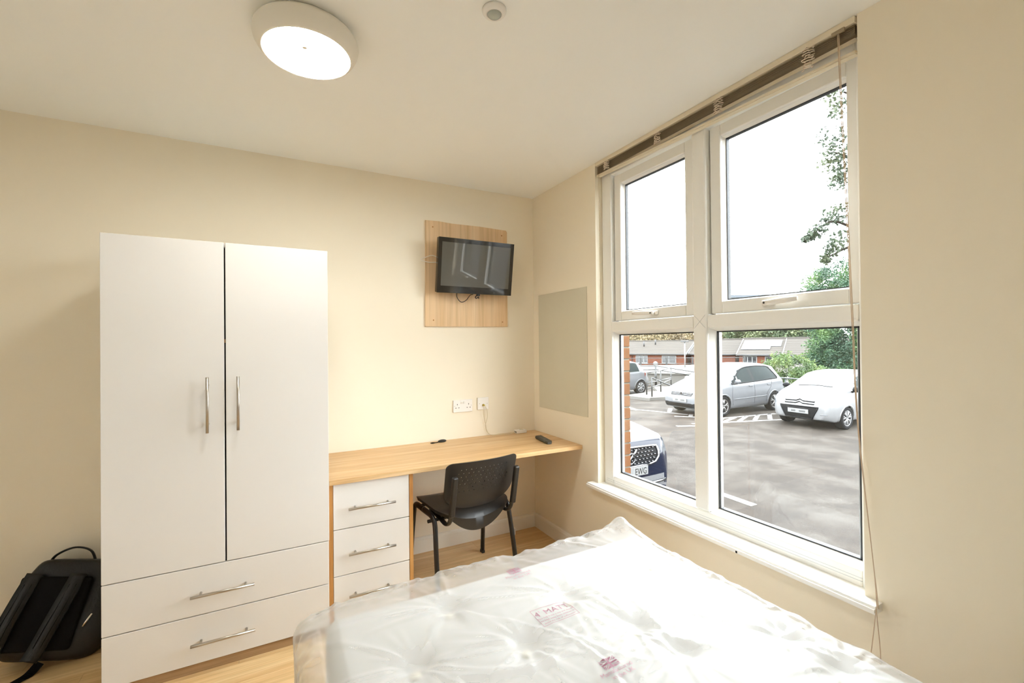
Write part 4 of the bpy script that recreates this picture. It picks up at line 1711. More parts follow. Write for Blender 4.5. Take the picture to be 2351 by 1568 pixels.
    def plate(s, z, text=None, smear=False, y0=-.26, y1=.26, h=.111):
        P = [s.fx(y, z, .016) for y in (y0, 0, y1)]
        xm = min(p.x for p in P)
        pl = obj('number_plate', bx((xm - .004, y0, z - h / 2), (xm + .010, y1, z + h / 2), .003, 1), m_plate, s.root, True)
        if smear:
            bm = bmesh.new()
            for a, b in ((-.19, -.03), (.06, .17)):
                box(bm, (xm - .006, a, z - .025), (xm - .004, b, z + .022), .001, 1)
            obj('blurred_characters', bm, m_plateg, pl, True)
        return pl, xm


# ---- silver five-door car
m_silver = mat('silver_paint', (0.06525, 0.0675, 0.072), 0.35, metal=0.0, spec=0.35)
cs = Car('silver_car', 'silver five-door people carrier parked nose towards the window, alloy wheels', (9.47, 6.92, G), 0, 4.2, .88, 2.55, .87, .315,
         [(0, .60), (.04, .70), (.14, .79), (.35, .88), (.7, .98), (1.02, 1.06), (1.75, 1.45), (2.2, 1.56), (2.7, 1.585), (3.3, 1.56), (3.75, 1.47), (3.98, 1.2), (4.1, 1.0), (4.17, .85), (4.2, .72)],
         [(0, .55), (.14, .70), (.5, .82), (1.0, .93), (2.0, .985), (3.3, 1.04), (3.8, 1.06), (4.0, 1.0), (4.2, .68)],
         [(0, .70), (.08, .82), (.25, .93), (.6, .99), (1.2, 1), (3.0, 1), (3.8, .97), (4.1, .90), (4.2, .80)],
         [(0, .62), (.3, .80), (1.0, .88), (1.5, .80), (2.2, .72), (3.3, .70), (3.9, .70), (4.2, .7)], m_silver)
x, y, z = cs.C.T
zt_, zb_ = cs.zt_f(x), cs.zb_f(x)
ss = (cs.FT > 5.0) & (cs.FT < 6.6) & (z > zb_ + .025)
a_line = .96 + (x - 1.22) * .70
win_ok = ss & (z < np.minimum(zt_ - .115, a_line)) & (x > 1.28) & (x < 3.62 - (z - 1.04) * .45)
cs.region('window_surround', ss & (z < np.minimum(zt_ - .085, a_line + .03)) & (x > 1.2) & (x < 3.68 - (z - 1.04) * .45))
cs.region('side_window', win_ok & ~((x > 2.30) & (x < 2.42)) & ~((x > 1.58) & (x < 1.63)))
cs.region('windscreen', (cs.FT > 6.15) & (x > 1.06) & (x < 1.80))
cs.region('rear_window', (cs.FT > 6.5) & (x > 3.82) & (x < 4.0))
ay = np.abs(y)
fr = x < .5
cs.region('lower_grille', fr & (ay < .62) & (z > .27) & (z < .40 + 0 * z) & (x < .3))
cs.region('upper_grille', fr & (ay < .40) & (z > .635) & (z < .715) & (x < .3))
cs.region('headlamp', (x < .55) & (ay > .46) & (ay < .80) & (z > .66) & (z < .80))
cs.region('tail_lamp', (x > 3.98) & (ay > .62) & (z > .88) & (z < 1.10))
cs.emit({'window_surround': m_cblk, 'side_window': m_cg, 'windscreen': m_ws, 'rear_window': m_cg, 'lower_grille': m_cblk, 'upper_grille': m_cblk, 'headlamp': m_lens, 'tail_lamp': m_red})
cs.wheels(5)
cs.mirror(1.42, .985, m_silver, -1)
cs.mirror(1.42, .985, m_silver, 1)
for zz in (.652, .676, .700):
    cs.front_line('grille_bar', [(-.39, zz), (.39, zz)], .007, m_chrome, .006)
bm = bmesh.new()
p = cs.fx(0, .68, .014)
lathe(bm, [(.058, p.x), (.064, p.x - .008), (.052, p.x - .010)], 'X', (0, 0, .68), 28)
em = obj('round_emblem', bm, m_chrome, cs.root, True)
bm = bmesh.new()
xx = p.x - .013
tube(bm, [(xx, -.028, .725), (xx, -.008, .682), (xx, 0, .697), (xx, .008, .682), (xx, .028, .725)], .0045, 5)
tube(bm, [(xx, -.047, .705), (xx, -.024, .640), (xx, 0, .676), (xx, .024, .640), (xx, .047, .705)], .0045, 5)
obj('emblem_letters', bm, m_cblk, em, True)
cs.plate(.49, smear=True)
cs.side_line('door_seam', [(1.30, .94), (1.26, .6), (1.32, .32)], .004, m_cblk)
cs.side_line('door_seam', [(2.36, 1.0), (2.37, .6), (2.36, .32)], .004, m_cblk)
cs.side_line('door_seam', [(3.30, 1.04), (3.22, .80), (3.02, .62), (2.98, .34)], .004, m_cblk)
ol = [(1.27, .965), (1.50, 1.13), (1.75, 1.31), (1.95, 1.405)] + [(x_, float(cs.zt_f(x_)) - .10) for x_ in (2.2, 2.5, 2.8, 3.1, 3.35)] + [(3.46, 1.38), (3.58, 1.22), (3.63, 1.075), (3.3, 1.06), (2.6, 1.02), (1.9, .99), (1.27, .965)]
cs.side_line('window_trim', ol, .017, m_cblk)
cs.side_line('rubbing_strip', [(1.35, .50), (2.2, .515), (3.0, .53)], .012, m_silver)
for x_ in (2.16, 3.12):
    p = cs.sy(x_, .88, .018)
    obj('door_handle', bx((p.x - .09, p.y - .008, p.z - .014), (p.x + .09, p.y + .012, p.z + .014), .006, 2), m_silver, cs.root, True)
obj('seat_row', bx((1.9, -.55, .8), (2.1, .55, 1.12), .05, 2), m_cblk, cs.root, True)

# ---- white hatchback
m_whitecar = mat('white_paint', (0.10, 0.10, 0.101), 0.3, spec=0.35)
cw = Car('white_car', 'small white hatchback facing the window, double chevron bars on its nose', (10.50, 3.93, G), R(0), 3.46, .81, 2.34, .70, .295,
         [(0, .60), (.03, .72), (.10, .82), (.25, .905), (.5, .97), (.82, 1.035), (1.5, 1.385), (1.9, 1.45), (2.3, 1.465), (2.8, 1.44), (3.1, 1.33), (3.3, 1.0), (3.42, .8), (3.46, .68)],
         [(0, .55), (.1, .72), (.4, .84), (.82, .93), (1.6, .97), (2.8, 1.02), (3.2, .98), (3.46, .64)],
         [(0, .74), (.06, .85), (.2, .95), (.5, 1), (2.8, 1), (3.3, .92), (3.46, .82)],
         [(0, .66), (.25, .82), (.8, .90), (1.3, .82), (1.9, .74), (2.8, .72), (3.46, .7)], m_whitecar)
x, y, z = cw.C.T
ay = np.abs(y)
zt_, zb_ = cw.zt_f(x), cw.zb_f(x)
ss = (cw.FT > 5.0) & (cw.FT < 6.6) & (z > zb_ + .025)
cw.region('side_window', ss & (z < np.minimum(zt_ - .10, .96 + (x - 1.0) * .66)) & (x > 1.05) & (x < 2.75))
cw.region('windscreen', (cw.FT > 6.1) & (x > .86) & (x < 1.54))
cw.region('lower_grille', (x < .4) & (z > .275) & (z < .575) & (ay < .33 + (z - .275) * .5))
cw.region('headlamp', (x < .55) & (ay > .50) & (ay < .76) & (z > .60) & (z < .70))
cw.region('day_lamp', (x < .6) & (ay > .42) & (ay < .74) & (np.abs(z - (.755 + (ay - .42) * .30)) < .022))
cw.emit({'side_window': m_cg, 'windscreen': m_ws, 'lower_grille': m_cblk, 'headlamp': m_lens, 'day_lamp': m_lens})
cw.wheels(7, mat('hub_cap', (0.099, 0.099, 0.099), 0.4))
cw.mirror(.98, .95, m_cblk, -1)
cw.mirror(.98, .95, m_cblk, 1)
for dz_ in (0, .062):
    cw.front_line('chevron_bar', [(-.37, .66 + dz_), (-.09, .665 + dz_), (0, .705 + dz_), (.09, .665 + dz_), (.37, .66 + dz_)], .013, m_chrome, .008)
    cw.front_line('chevron_shadow', [(-.37, .638 + dz_), (-.09, .643 + dz_), (0, .683 + dz_), (.09, .643 + dz_), (.37, .638 + dz_)], .010, m_cblk, .002)
cw.front_line('grille_surround', [(-.33, .268), (.33, .268), (.48, .575), (-.48, .575), (-.33, .268)], .016, m_cblk, .004)
cw.plate(.45, smear=True)
wp = bmesh.new()
tube(wp, [(.80, -.42, 1.055), (.84, -.05, 1.075), (.83, .05, 1.075), (.80, .45, 1.055)], .010, 6)
obj('wiper', wp, m_cblk, cw.root, True)
cw.front_line('fog_slot', [(-.52, .40), (-.66, .405)], .010, m_lens, .002)

# ---- dark blue car by the wall, only its front corner shows
m_navy = mat('navy_paint', (0.0016, 0.0030, 0.0095), 0.2, spec=0.3)
cn = Car('blue_car', 'dark blue car with a large chrome-rimmed grille, nose showing beside the brick edge', (2.20, 1.36, G), R(90), 4.69, .95, 2.78, .90, .36,
         [(0, .80), (.02, .93), (.07, .995), (.2, 1.03), (.6, 1.08), (1.15, 1.14), (1.95, 1.56), (2.5, 1.655), (3.6, 1.63), (4.2, 1.45), (4.55, 1.05), (4.69, .8)],
         [(0, .62), (.1, .86), (.5, .96), (1.15, 1.04), (2.5, 1.10), (4.2, 1.12), (4.69, .75)],
         [(0, .66), (.06, .78), (.2, .90), (.5, .97), (.9, 1), (4.0, 1), (4.69, .82)],
         [(0, .60), (.2, .80), (1.1, .90), (2.0, .78), (3.8, .74), (4.69, .7)], m_navy, zb=.22)
x, y, z = cn.C.T
ay = np.abs(y)
zt_, zb_ = cn.zt_f(x), cn.zb_f(x)
ss = (cn.FT > 5.0) & (cn.FT < 6.6) & (z > zb_ + .03)
cn.region('side_window', ss & (z < np.minimum(zt_ - .12, 1.08 + (x - 1.3) * .66)) & (x > 1.35) & (x < 3.9))
cn.region('windscreen', (cn.FT > 6.1) & (x > 1.2) & (x < 1.98))
cn.region('front_grille', (x < .3) & (z > .725) & (z < .925) & (ay < .52 - np.clip(.80 - z, 0, 1) * .9))
cn.region('lower_intake', (x < .35) & (z > .40) & (z < .56) & (ay < .62))
cn.region('headlamp', (x < .55) & (ay > .60) & (ay < .9) & (z > .80) & (z < .93))
cn.emit({'side_window': m_cg, 'windscreen': m_ws, 'front_grille': m_cblk, 'lower_intake': mat('grey_trim', (.05, .05, .052), .6), 'headlamp': m_lens})
cn.wheels(5)
cn.mirror(1.5, 1.08, m_navy, -1)
ring = [(-.30, .715), (-.42, .735), (-.485, .79), (-.505, .86), (-.50, .925), (0, .935), (.50, .925), (.505, .86), (.485, .79), (.42, .735), (.30, .715), (-.30, .715)]
cn.front_line('grille_rim', ring, .017, m_chrome, .006, n=5)
bm = bmesh.new()
for r in range(5):
    zz = .745 + r * .040
    for c in range(-8, 9):
        yy_ = (c + (.5 if r % 2 else 0)) * .062
        if abs(yy_) > .44:
            continue
        p = cn.fx(yy_, zz, .006)
        tube(bm, [p + Vector((0, -.020, -.004)), p + Vector((0, .020, .006))], .008, 5)
obj('grille_mesh', bm, m_chrome, cn.root, True, kind='stuff')
cn.front_line('diagonal_bar', [(-.14, .91), (.0, .82), (.14, .74)], .013, m_chrome, .016)
p = cn.fx(0, .82, .02)
bm = bmesh.new()
P = [(p.x - .008, .062 * math.cos(2 * PI * k / 24), .82 + .062 * math.sin(2 * PI * k / 24)) for k in range(24)]
tube(bm, P, .009, 6, closed=True)
tube(bm, [(p.x - .008, -.045, .865), (p.x - .008, -.08, .90)], .008, 6)
obj('ring_emblem', bm, m_chrome, cn.root, True)
pl, xm = cn.plate(.655)
Vt, Ft = text_verts('EWG', .118, 'LEFT')
# plate reads left to right for someone facing the car: screen-right is local -y
Vt = [(xm - .0048, -.035 - v[0] * .74, .655 - .041 + v[1] * .98) for v in Vt]
from_np('plate_lettering', Vt, [list(f) for f in Ft], m_cblk, pl, local=True)
cn.front_line('skid_trim', [(-.62, .47), (.62, .47)], .02, m_chrome, .004)

# ---- far silver car, only its tail shows
m_silver2 = mat('silver_paint_far', (0.050, 0.052, 0.056), 0.35, spec=0.35)
cf = Car('silver_car', 'silver hatchback at the far left of the car park, only its tail showing', (9.62, 12.75, G), 0, 3.65, .83, 2.4, .65, .31,
         [(0, .60), (.05, .72), (.3, .88), (.9, 1.02), (1.6, 1.4), (2.1, 1.49), (2.9, 1.45), (3.15, 1.36), (3.4, 1.02), (3.58, .85), (3.65, .7)],
         [(0, .55), (.2, .74), (.9, .92), (2.0, .98), (3.0, 1.02), (3.4, .96), (3.65, .66)],
         [(0, .72), (.1, .86), (.4, .98), (3.0, 1), (3.4, .95), (3.65, .80)],
         [(0, .64), (.9, .88), (1.5, .80), (2.9, .72), (3.65, .7)], m_silver2)
x, y, z = cf.C.T
zt_, zb_ = cf.zt_f(x), cf.zb_f(x)
ss = (cf.FT > 5.0) & (cf.FT < 6.6) & (z > zb_ + .03)
cf.region('side_window', ss & (z < np.minimum(zt_ - .10, .98 + (x - 1.1) * .66)) & (x > 1.15) & (x < 2.98) & ~((x > 2.0) & (x < 2.1)))
cf.region('windscreen', (cf.FT > 6.1) & (x > .93) & (x < 1.6))
cf.region('rear_window', (cf.FT > 6.5) & (x > 3.16) & (x < 3.4))
cf.region('tail_lamp', (x > 3.3) & (np.abs(y) > .6) & (z > .8) & (z < 1.05))
cf.emit({'side_window': m_cg, 'windscreen': m_ws, 'rear_window': m_cg, 'tail_lamp': m_red})
cf.wheels(7, mat('hub_cap', (0.099, 0.099, 0.099), 0.4))

# ---- concrete landing with handrails
m_railm = mat('dark_rail_paint', (0.009, 0.00945, 0.009), 0.5)
m_greenrail = mat('green_rail_paint', (0.0054, 0.0117, 0.0099), 0.5)
pv = thing('concrete_landing', 'low pale concrete landing and kerb beside the silver car', 'pavement', (13, 12, G))
obj('slab', prism(bmesh.new(), [(11.22, 11.28), (11.36, 10.06), (14.4, 9.4), (16.6, 12.4), (14.9, 13.4), (13.55, 11.83)], 'Z', G, G + .11), m_conc, pv)
obj('kerb', prism(bmesh.new(), [(11.05, 11.26), (11.18, 9.95), (11.36, 10.05), (11.22, 11.26)], 'Z', G, G + .11), m_conc, pv)
lw_ = thing('retaining_wall', 'low beige concrete wall behind the dark handrails', 'wall', (16.3, 14, G))
obj('wall_panel', prism(bmesh.new(), [(15.2, 15.6), (17.6, 12.4), (17.75, 12.5), (15.35, 15.7)], 'Z', G, G + .62), m_conc, lw_)
obj('coping', prism(bmesh.new(), [(15.1, 15.6), (17.6, 12.3), (17.85, 12.5), (15.35, 15.8)], 'Z', G + .62, G + .68), m_conc, lw_)


def post(bm, x, y, z0, z1, r=.022):
    tube(bm, [(x, y, z0), (x, y, z1)], r, 8)


def railing(name, label, posts, rails, m, r=.022, cat='railing', big=()):
    root = thing(name, label, cat, (posts[0][0], posts[0][1], posts[0][2]), group='handrails in the car park')
    for i, (x, y, z0, z1) in enumerate(posts):
        bm = bmesh.new()
        post(bm, x, y, z0, z1, r * (2.2 if i in big else 1))
        obj('post', bm, m, root)
    for a, b in rails:
        obj('rail', tb([a, b], r * .95, 8), m, root)
    return root


g1 = G + .11
a, b, c, d = (12.0, 10.92), (11.65, 10.28), (13.33, 11.41), (15.0, 12.35)
railing('handrail', 'dark metal handrail around the concrete landing left of the silver car', [(*a, g1, .14), (*c, g1, .16), (*d, g1, .20), (*b, g1, -.01)],
        [((*a, .13), (*c, .15)), ((*c, .15), (*d, .19)), ((*a, -.30), (*c, -.28)), ((*c, -.28), (*d, -.30)), ((*a, -.55), (*c, -.45)), ((*c, -.45), (*d, -.36)),
         ((*b, -.015), (12.95, 9.75, -.62)), ((12.95, 9.75, -.62), (12.95, 9.75, -.76))], m_railm, .027)
e, f2 = (14.3, 14.6), (15.6, 13.9)
railing('handrail', 'dark ramp handrail sloping down behind the landing by the low beige wall', [(*e, G, .18), (*f2, G, .20), (17.7, 12.0, G, -.25)],
        [((*e, .18), (*f2, .20)), ((*f2, .20), (17.7, 12.0, -.27)), ((*e, -.02), (*f2, .0)), ((*f2, .0), (17.7, 12.0, -.45))], m_railm, .026, big=(1,))
railing('handrail', 'green two-bar railing running behind the silver and white cars', [(14.75, 7.6, G, .06), (14.7, 6.75, G, .05), (14.5, 5.2, G, .05), (14.4, 3.4, G, .05), (14.3, 1.6, G, .05)],
        [((14.75, 7.6, .05), (14.3, 1.6, .05)), ((14.75, 7.6, -.36), (14.3, 1.6, -.36))], m_greenrail, .028)

# ---- fence of thin bars at the back of the yard
fe = thing('metal_fence', 'dark metal railing fence between the pale yard and the bungalows', 'fence', (34, 30, G))
fa, fb = Vector((29.2, 32.7, 0)), Vector((41.0, 26.4, 0))
nP = 6
for k in range(nP):
    p = fa.lerp(fb, k / (nP - 1))
    obj('post', bx((p.x - .07, p.y - .07, G), (p.x + .07, p.y + .07, -.12)), m_railm, fe)
for h in (-.20, -.78):
    obj('rail', tb([(fa.x, fa.y, h), (fb.x, fb.y, h)], .030, 6), m_railm, fe)
bm = bmesh.new()
for k in range(92):
    p = fa.lerp(fb, k / 91)
    tube(bm, [(p.x, p.y, G + .08), (p.x, p.y, -.16)], .012, 4)
obj('bars', bm, m_railm, fe, kind='stuff')

# ---- bungalows on the lower ground
m_rbrick = mat('red_brick_wall', (0.07594, 0.02363, 0.01238), 0.9, noise_scale=8, noise_amt=0.2)
m_roof = mat('grey_roof_tiles', (0.037, 0.03264, 0.02829), 0.85, noise_scale=6, noise_amt=0.15)
m_wfr = mat('far_window_white', (0.099, 0.099, 0.09675), 0.5)
m_fgl = mat('far_window_glass', (0.009, 0.0099, 0.0117), 0.1)
m_solar = mat('solar_panel_glass', (0.045, 0.05175, 0.06075), 0.08, spec=0.9)
m_gut = mat('gutter_black', (0.012, 0.012, 0.013), 0.5)
LG = -3.0


def bungalow(label, P, ang, length, eave, ridge, depth, wins, solar=None, verge=(True, True), pipes=(), vents=(), dish=None, lines=9):
    """local frame: x along the front wall, y back; origin at the left end of the front wall"""
    b = thing('bungalow', label, 'house', (P[0], P[1], LG), (0, 0, ang), 'row of bungalows across the car park')
    he, hr = eave - LG, ridge - LG
    bm = bmesh.new()
    prism(bm, [(0, 0), (depth, 0), (depth, he), (depth / 2, hr - .12), (0, he)], 'X', 0, length)
    obj('wall', bm, m_rbrick, b, True)
    ov = .35
    sl = (hr - he) / (depth / 2)
    bm = bmesh.new()
    prism(bm, [(-ov, he - ov * sl), (depth / 2, hr), (depth + ov, he - ov * sl), (depth + ov, he - ov * sl + .14), (depth / 2, hr + .14), (-ov, he - ov * sl + .14)], 'X', -.25, length + .25)
    rf = obj('roof', bm, m_roof, b, True)
    n = lines
    bm = bmesh.new()
    for k in range(1, n):
        t = k / n
        y_, z_ = -ov + (depth / 2 + ov) * t, he - ov * sl + (hr - he + ov * sl) * t + .14
        prism(bm, [(y_ - .05, z_ - .05 * sl), (y_ + .0, z_ + .035), (y_ + .02, z_ + .01)], 'X', -.25, length + .25)
    obj('tile_course', bm, m_roof, rf, True, kind='stuff')
    obj('ridge_tiles', tb([(-.25, depth / 2, hr + .15), (length + .25, depth / 2, hr + .15)], .11, 8), m_roof, rf, True)
    for i, on in enumerate(verge):
        if on:
            x_ = -.27 if i == 0 else length + .2
            bm = bmesh.new()
            prism(bm, [(-ov, he - ov * sl - .04), (depth / 2, hr - .04), (depth / 2, hr + .17), (-ov, he - ov * sl + .17)], 'X', x_, x_ + .08)
            obj('verge_board', bm, m_wfr, b, True)
    obj('gutter', tb([(-.2, -ov - .05, he - ov * sl + .02), (length + .2, -ov - .05, he - ov * sl + .02)], .075, 8), m_gut, b, True)
    for x_ in pipes:
        obj('drainpipe', tb([(x_, -.08, 0), (x_, -.08, he - .3), (x_, -.3, he - .12)], .05, 6), m_gut, b, True)
    for (x_, w_, h_, zt, mull) in wins:
        z1 = he - zt
        z0 = z1 - h_
        bm = bmesh.new()
        fw = .09
        for p, q in (((x_, z0), (x_ + w_, z0 + fw)), ((x_, z1 - fw), (x_ + w_, z1)), ((x_, z0), (x_ + fw, z1)), ((x_ + w_ - fw, z0), (x_ + w_, z1))):
            box(bm, (p[0], -.05, p[1]), (q[0], .02, q[1]))
        for k in range(1, mull):
            xm_ = x_ + w_ * k / mull
            box(bm, (xm_ - .05, -.05, z0), (xm_ + .05, .02, z1))
        wf = obj('window', bm, m_wfr, b, True)
        obj('pane', bx((x_ + .05, -.015, z0 + .05), (x_ + w_ - .05, -.005, z1 - .05)), m_fgl, wf, True)
        obj('window_ledge', bx((x_ - .06, -.12, z0 - .08), (x_ + w_ + .06, .0, z0)), m_wfr, wf, True)
    if solar:
        x0_, cols, rws, t0, t1 = solar
        for r in range(rws):
            for c in range(cols):
                if r == 0 and c >= cols - 1 or (r == rws - 1 and c >= cols):
                    continue
                ta, tb_ = t0 + (t1 - t0) * r / rws, t0 + (t1 - t0) * (r + .96) / rws
                L_ = depth / 2 + ov
                ya, za = -ov + L_ * ta, he - ov * sl + L_ * sl * ta + .24
                yb, zb2 = -ov + L_ * tb_, he - ov * sl + L_ * sl * tb_ + .24
                bm = bmesh.new()
                xa, xb = x0_ + c * 1.02, x0_ + c * 1.02 + 1.0
                prism(bm, [(ya, za), (yb, zb2), (yb + .02, zb2 - .06), (ya + .02, za - .06)], 'X', xa, xb)
                obj('solar_panel', bm, m_solar, b, True)
    for x_, t in vents:
        L_ = depth / 2 + ov
        y_, z_ = -ov + L_ * t, he - ov * sl + L_ * sl * t + .1
        obj('flue', tb([(x_, y_, z_), (x_, y_, z_ + .75)], .09, 6), m_gut, b, True)
    if dish:
        bm = bmesh.new()
        x_, z_ = dish
        lathe(bm, [(.03, -.30), (.20, -.34), (.33, -.42), (.33, -.44), (.02, -.38)], 'Y', (x_, 0, z_), 16)
        tube(bm, [(x_, -.32, z_), (x_, -.02, z_ - .1)], .03, 6)
        obj('satellite_dish', bm, m_wfr, b, True)
    return b


BA = math.atan2(-17.9, 8.1)                         # the row runs away to the right
ux, uy = math.cos(BA), math.sin(BA)


def along(sv, back=0):
    return (42.05 + ux * sv - uy * back, 43.97 + uy * sv + ux * back)


hE, hR_ = -.05, 1.5
bungalow('long red brick bungalow with a plain grey roof at the left of the row', along(-14), BA, 21.2, hE, hR_, 8, [(14.6, 1.7, 1.05, .25, 3), (18.2, 1.9, 1.05, .25, 2), (3, 1.8, 1.05, .25, 3)], pipes=(14.1,), vents=((15.0, .55), (16.4, .7)), dish=(17.5, 1.6))
bungalow('middle red brick bungalow with a grey roof and a white verge', along(7.8, .5), BA, 5.2, hE, hR_ + .1, 8.2, [(.9, 2.0, 1.3, .25, 2)], pipes=(.15,), vents=((1.2, .85), (2.0, .85)), verge=(True, False))
bungalow('red brick bungalow with bright solar panels covering its grey roof', along(13.65, -.6), BA, 4.2, hE, hR_ + .15, 8.2, [(.4, 1.5, 1.05, .2, 3), (2.7, .8, .9, .25, 1)], solar=(.05, 4, 3, .26, .84), pipes=(4.1,), verge=(True, False))
bungalow('red brick bungalow half hidden behind the conifer at the right of the row', along(18.4, -1.0), BA, 18, hE, hR_ + .15, 8, [(.5, 1.2, 1.05, .25, 2), (2.5, 1.1, 1.05, .25, 2)])

# street lamp, distant block
lp = thing('lamp_post', 'thin white lamp post standing in front of the bungalow roofs', 'lamp post', (30.5, 25.1, G))
obj('pole', tb([(31.2, 25.5, G), (31.2, 25.5, 1.45)], .055, 8), m_wfr, lp)
obj('lamp_head', bx((31.0, 25.2, 1.42), (31.4, 25.8, 1.55), .04, 2), m_railm, lp)
ap = thing('apartment_block', 'distant pale flats with a flat grey roof beyond the trees', 'building', (142, 90, LG), (0, 0, R(-28)))
obj('wall', bx((-9.5, 0, 0), (9.5, 14, 19.2)), mat('pale_render', (0.117, 0.117, 0.1148), .9), ap, True)
obj('roof', bx((-10.2, -.8, 19.2), (10.2, 14.6, 20.1)), mat('slate_edge', (0.03375, 0.0405, 0.0495), .7), ap, True)
for fz in range(5):
    for k in range(6):
        obj('window', bx((-8.6 + k * 3.0, -.06, 2.2 + fz * 3.4), (-7.0 + k * 3.0, .05, 3.9 + fz * 3.4)), m_fgl, ap, True)


# ---- foliage
def leafmat(name, c1, c2, c3, sc=1.5):
    m = bpy.data.materials.new(name)
    m.use_nodes = True
    t = m.node_tree
    b = t.nodes['Principled BSDF']
    b.inputs['Roughness'].default_value = .65
    co = t.nodes.new('ShaderNodeTexCoord')
    n = t.nodes.new('ShaderNodeTexNoise')
    n.inputs['Scale'].default_value = sc
    n.inputs['Detail'].default_value = 6
    t.links.new(co.outputs['Object'], n.inputs['Vector'])
    r = t.nodes.new('ShaderNodeValToRGB')
    e = r.color_ramp.elements
    e[0].position, e[0].color = .36, (*c1, 1)
    e[1].position, e[1].color = .66, (*c3, 1)
    x = e.new(.5)
    x.color = (*c2, 1)
    t.links.new(n.outputs['Fac'], r.inputs[0])
    t.links.new(r.outputs[0], b.inputs['Base Color'])
    tl = t.nodes.new('ShaderNodeBsdfTranslucent')
    t.links.new(r.outputs[0], tl.inputs[0])
    mx = t.nodes.new('ShaderNodeMixShader')
    mx.inputs[0].default_value = .25
    t.links.new(b.outputs[0], mx.inputs[1])
    t.links.new(tl.outputs[0], mx.inputs[2])
    t.links.new(mx.outputs[0], t.nodes['Material Output'].inputs[0])
    return m


def leaves(centers, n, spread, size, droop=0.0, aspect=.55):
    """n leaf blades (folded pair of triangles) scattered round each centre"""
    C = np.asarray(centers, float)
    P = np.repeat(C[:, :3], n, 0)
    sp = np.repeat(C[:, 3] if C.shape[1] > 3 else np.full(len(C), spread), n)
    d = nrng.normal(size=P.shape)
    d /= np.linalg.norm(d, axis=1)[:, None]
    r = sp * nrng.random(len(P)) ** .45
    P = P + d * r[:, None]
    a = nrng.normal(size=P.shape)
    a[:, 2] -= droop
    a /= np.linalg.norm(a, axis=1)[:, None]
    b = np.cross(a, nrng.normal(size=P.shape))
    b /= np.linalg.norm(b, axis=1)[:, None]
    c = np.cross(a, b)
    s = size * nrng.uniform(.6, 1.3, len(P))[:, None]
    V = np.stack([P - a * s * .5, P + b * s * aspect * .5 + c * s * .08, P + a * s * .5, P - b * s * aspect * .5 + c * s * .08], 1).reshape(-1, 3)
    i = np.arange(len(P))[:, None] * 4
    F = np.concatenate([i + np.array([[0, 1, 2]]), i + np.array([[0, 2, 3]])])
    return V, F


def blob(c, r, n, jit=.3, zmin=None):
    """points on a lumpy ellipsoid"""
    d = nrng.normal(size=(n, 3))
    d /= np.linalg.norm(d, axis=1)[:, None]
    k = 1 + jit * (nrng.random(n)[:, None] - .7)
    P = np.array(c) + d * np.array(r) * k
    if zmin is not None:
        P[:, 2] = np.maximum(P[:, 2], zmin)
    return P


m_bark = mat('bark', (0.0135, 0.0099, 0.0072), 0.95, noise_scale=12, noise_amt=0.3)
m_lf_con = leafmat('conifer_green', (0.00765, 0.02869, 0.01339), (0.01721, 0.0526, 0.02104), (0.0526, 0.1004, 0.01912), .9)
m_lf_bush = leafmat('bush_green', (0.018, 0.0396, 0.00864), (0.0432, 0.0792, 0.018), (0.0936, 0.1224, 0.0288), 2.0)
m_lf_tree = leafmat('broadleaf_green', (0.00936, 0.01755, 0.00819), (0.01989, 0.03218, 0.01521), (0.04095, 0.04972, 0.02048), 1.5)
m_lf_back = leafmat('far_tree_green', (0.02734, 0.04556, 0.01823), (0.05468, 0.07745, 0.02916), (0.1094, 0.1276, 0.05468), .25)
m_lf_br = leafmat('autumn_hedge', (0.07746, 0.05681, 0.02892), (0.1343, 0.09812, 0.04647), (0.1755, 0.1446, 0.07746), .3)


def tree(name, label, base, cents, n, size, m, trunk_r, top, cat='tree', group=None, droop=0, branches=(), aspect=.55, spread=.3):
    o = thing(name, label, cat, base, group=group)
    x, y, z = base
    obj('trunk', tb([(x, y, z), (x + .05, y, z + (top - z) * .5), (x, y + .05, top)], [trunk_r, trunk_r * .7, trunk_r * .25], 8), m_bark, o)
    for pts in branches:
        k = len(pts)
        obj('branch', tb(smoothpath(pts, 4), [max(.006, trunk_r * .30 * (1 - i / (k * 4))) for i in range((k - 1) * 4 + 1)], 6), m_bark, o)
    V, F = leaves(cents, n, spread, size, droop, aspect)
    f = from_np('foliage', V, F, m, o, kind='stuff')
    return o


# tall evergreen behind the white car
cc = np.concatenate([blob((22.5, 7.45, 1.6), (2.2, 2.25, 3.1), 420, .35, G + .3), blob((22.5, 8.15, 3.75), (1.7, 1.95, 1.4), 190, .35), blob((22.4, 7.5, .4), (2.2, 2.35, 1.5), 200, .3, G + .2)])
tree('evergreen_tree', 'tall dense green conifer behind the white car', (22.3, 8.0, G), cc, 150, .105, m_lf_con, .16, 3.6, spread=.34, aspect=.5)
cc = np.concatenate([blob((17.2, 8.15, .0), (.95, 1.0, .80), 110, .4, G + .15), blob((17.4, 7.2, -.25), (.8, .8, .6), 70, .4, G + .15), blob((17.0, 9.0, -.25), (.7, .7, .55), 60, .4, G + .15)])
tree('leafy_bush', 'bright green rounded bush behind the green railing', (17.3, 8.1, G), cc, 75, .085, m_lf_bush, .05, -.2, cat='bush', spread=.22)
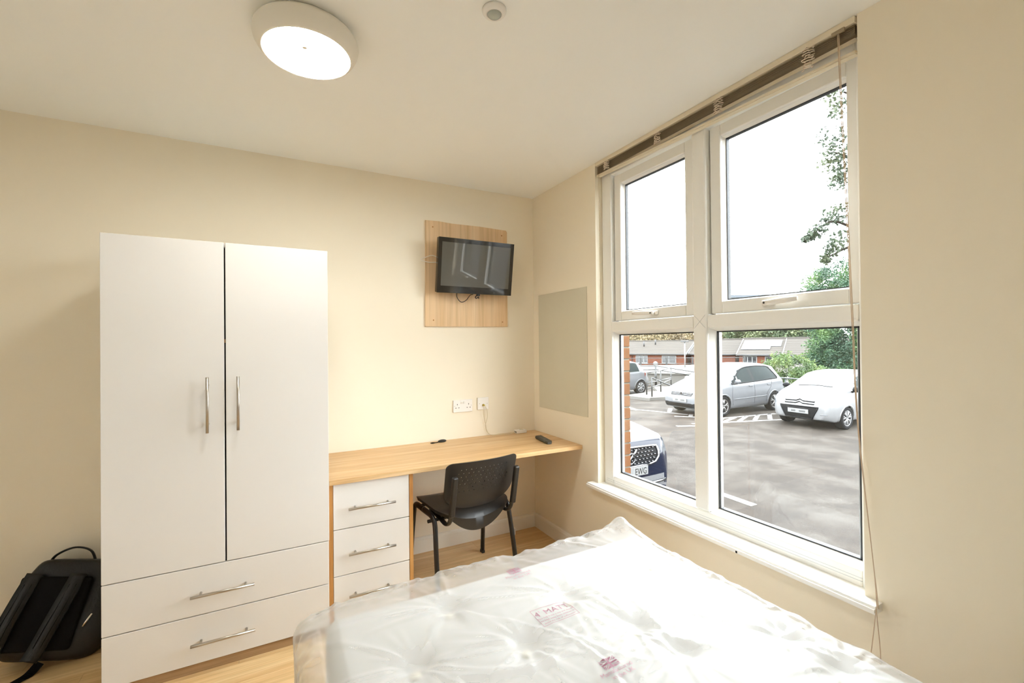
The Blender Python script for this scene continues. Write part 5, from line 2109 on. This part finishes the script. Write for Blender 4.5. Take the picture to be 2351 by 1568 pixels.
# broadleaf tree standing right of the window: its lower sprays hang into view
spray = [(8.20, 1.95, 6.42, .20), (8.31, 1.90, 6.55, .24), (8.33, 1.88, 6.10, .22), (8.16, 1.96, 5.45, .28), (8.34, 1.85, 5.25, .34), (8.15, 1.95, 5.02, .24), (8.30, 1.87, 4.60, .20), (8.38, 1.83, 4.75, .20), (8.36, 1.84, 4.98, .26),
         (8.15, 1.73, 3.99, .28), (7.96, 1.83, 3.82, .22), (7.73, 1.96, 3.58, .16), (7.55, 2.0, 3.46, .10), (7.43, 2.05, 3.39, .07), (8.11, 1.76, 3.38, .24), (7.95, 1.86, 3.18, .16), (7.84, 1.9, 3.0, .11)]
spray += [(8.9 + rng.uniform(-.3, 1.4), 1.3 + rng.uniform(-.7, .35), rng.uniform(2.9, 7.4), .38) for _ in range(70)]
br = [[(10.0, .55, 2.2), (9.4, 1.0, 3.0), (8.6, 1.55, 3.5), (8.0, 1.84, 3.75), (7.5, 2.02, 3.42)],
      [(10.0, .55, 2.0), (9.4, 1.0, 2.7), (8.5, 1.6, 3.25), (7.9, 1.88, 3.05)],
      [(10.0, .55, 3.2), (9.4, 1.0, 4.4), (8.8, 1.5, 4.9), (8.2, 1.92, 5.2)],
      [(10.0, .55, 4.2), (9.3, 1.2, 5.8), (8.4, 1.8, 6.4)]]
tree('broadleaf_tree', 'leafy tree at the right whose sprays hang across the upper pane', (10.0, .55, G), spray, 120, .075, m_lf_tree, .20, 6.5, branches=br, droop=.6, aspect=.7)

# trees beyond the bungalows
def far_tree(label, px, m, rx, rz, n=120, size=.42):
    x, y, z = px
    cc = np.concatenate([blob((x, y, z - rz * .25), (rx, rx, rz), n, .5, LG + 1.0)])
    return tree('distant_tree', label, (x, y, LG), cc, 130, size, m, .25, z - rz * .2, group='trees beyond the bungalows', spread=rx * .30)


far_tree('brownish round tree beyond the leftmost bungalow roof', (61.5, 61.0, 1.9), m_lf_br, 4.6, 2.6)
far_tree('tawny tree above the middle of the long grey roof', (65.5, 57.0, 2.0), m_lf_br, 4.2, 2.3)
far_tree('brown-green tree just left of the window mullion', (72, 54.5, 1.6), m_lf_br, 3.4, 2.0)
far_tree('pale tawny tree between the mullion and the green trees', (73.5, 50.5, 1.9), m_lf_br, 4.0, 2.2)
far_tree('mid green tree behind the solar panels', (72, 46.5, 2.8), m_lf_back, 4.4, 3.6)
far_tree('darker green tree behind the right end of the bungalow roofs', (70, 40.0, 3.3), m_lf_back, 5.0, 4.4)
far_tree('green tree between the bungalows and the tall conifer', (68, 35.5, 3.0), m_lf_back, 4.6, 4.2)
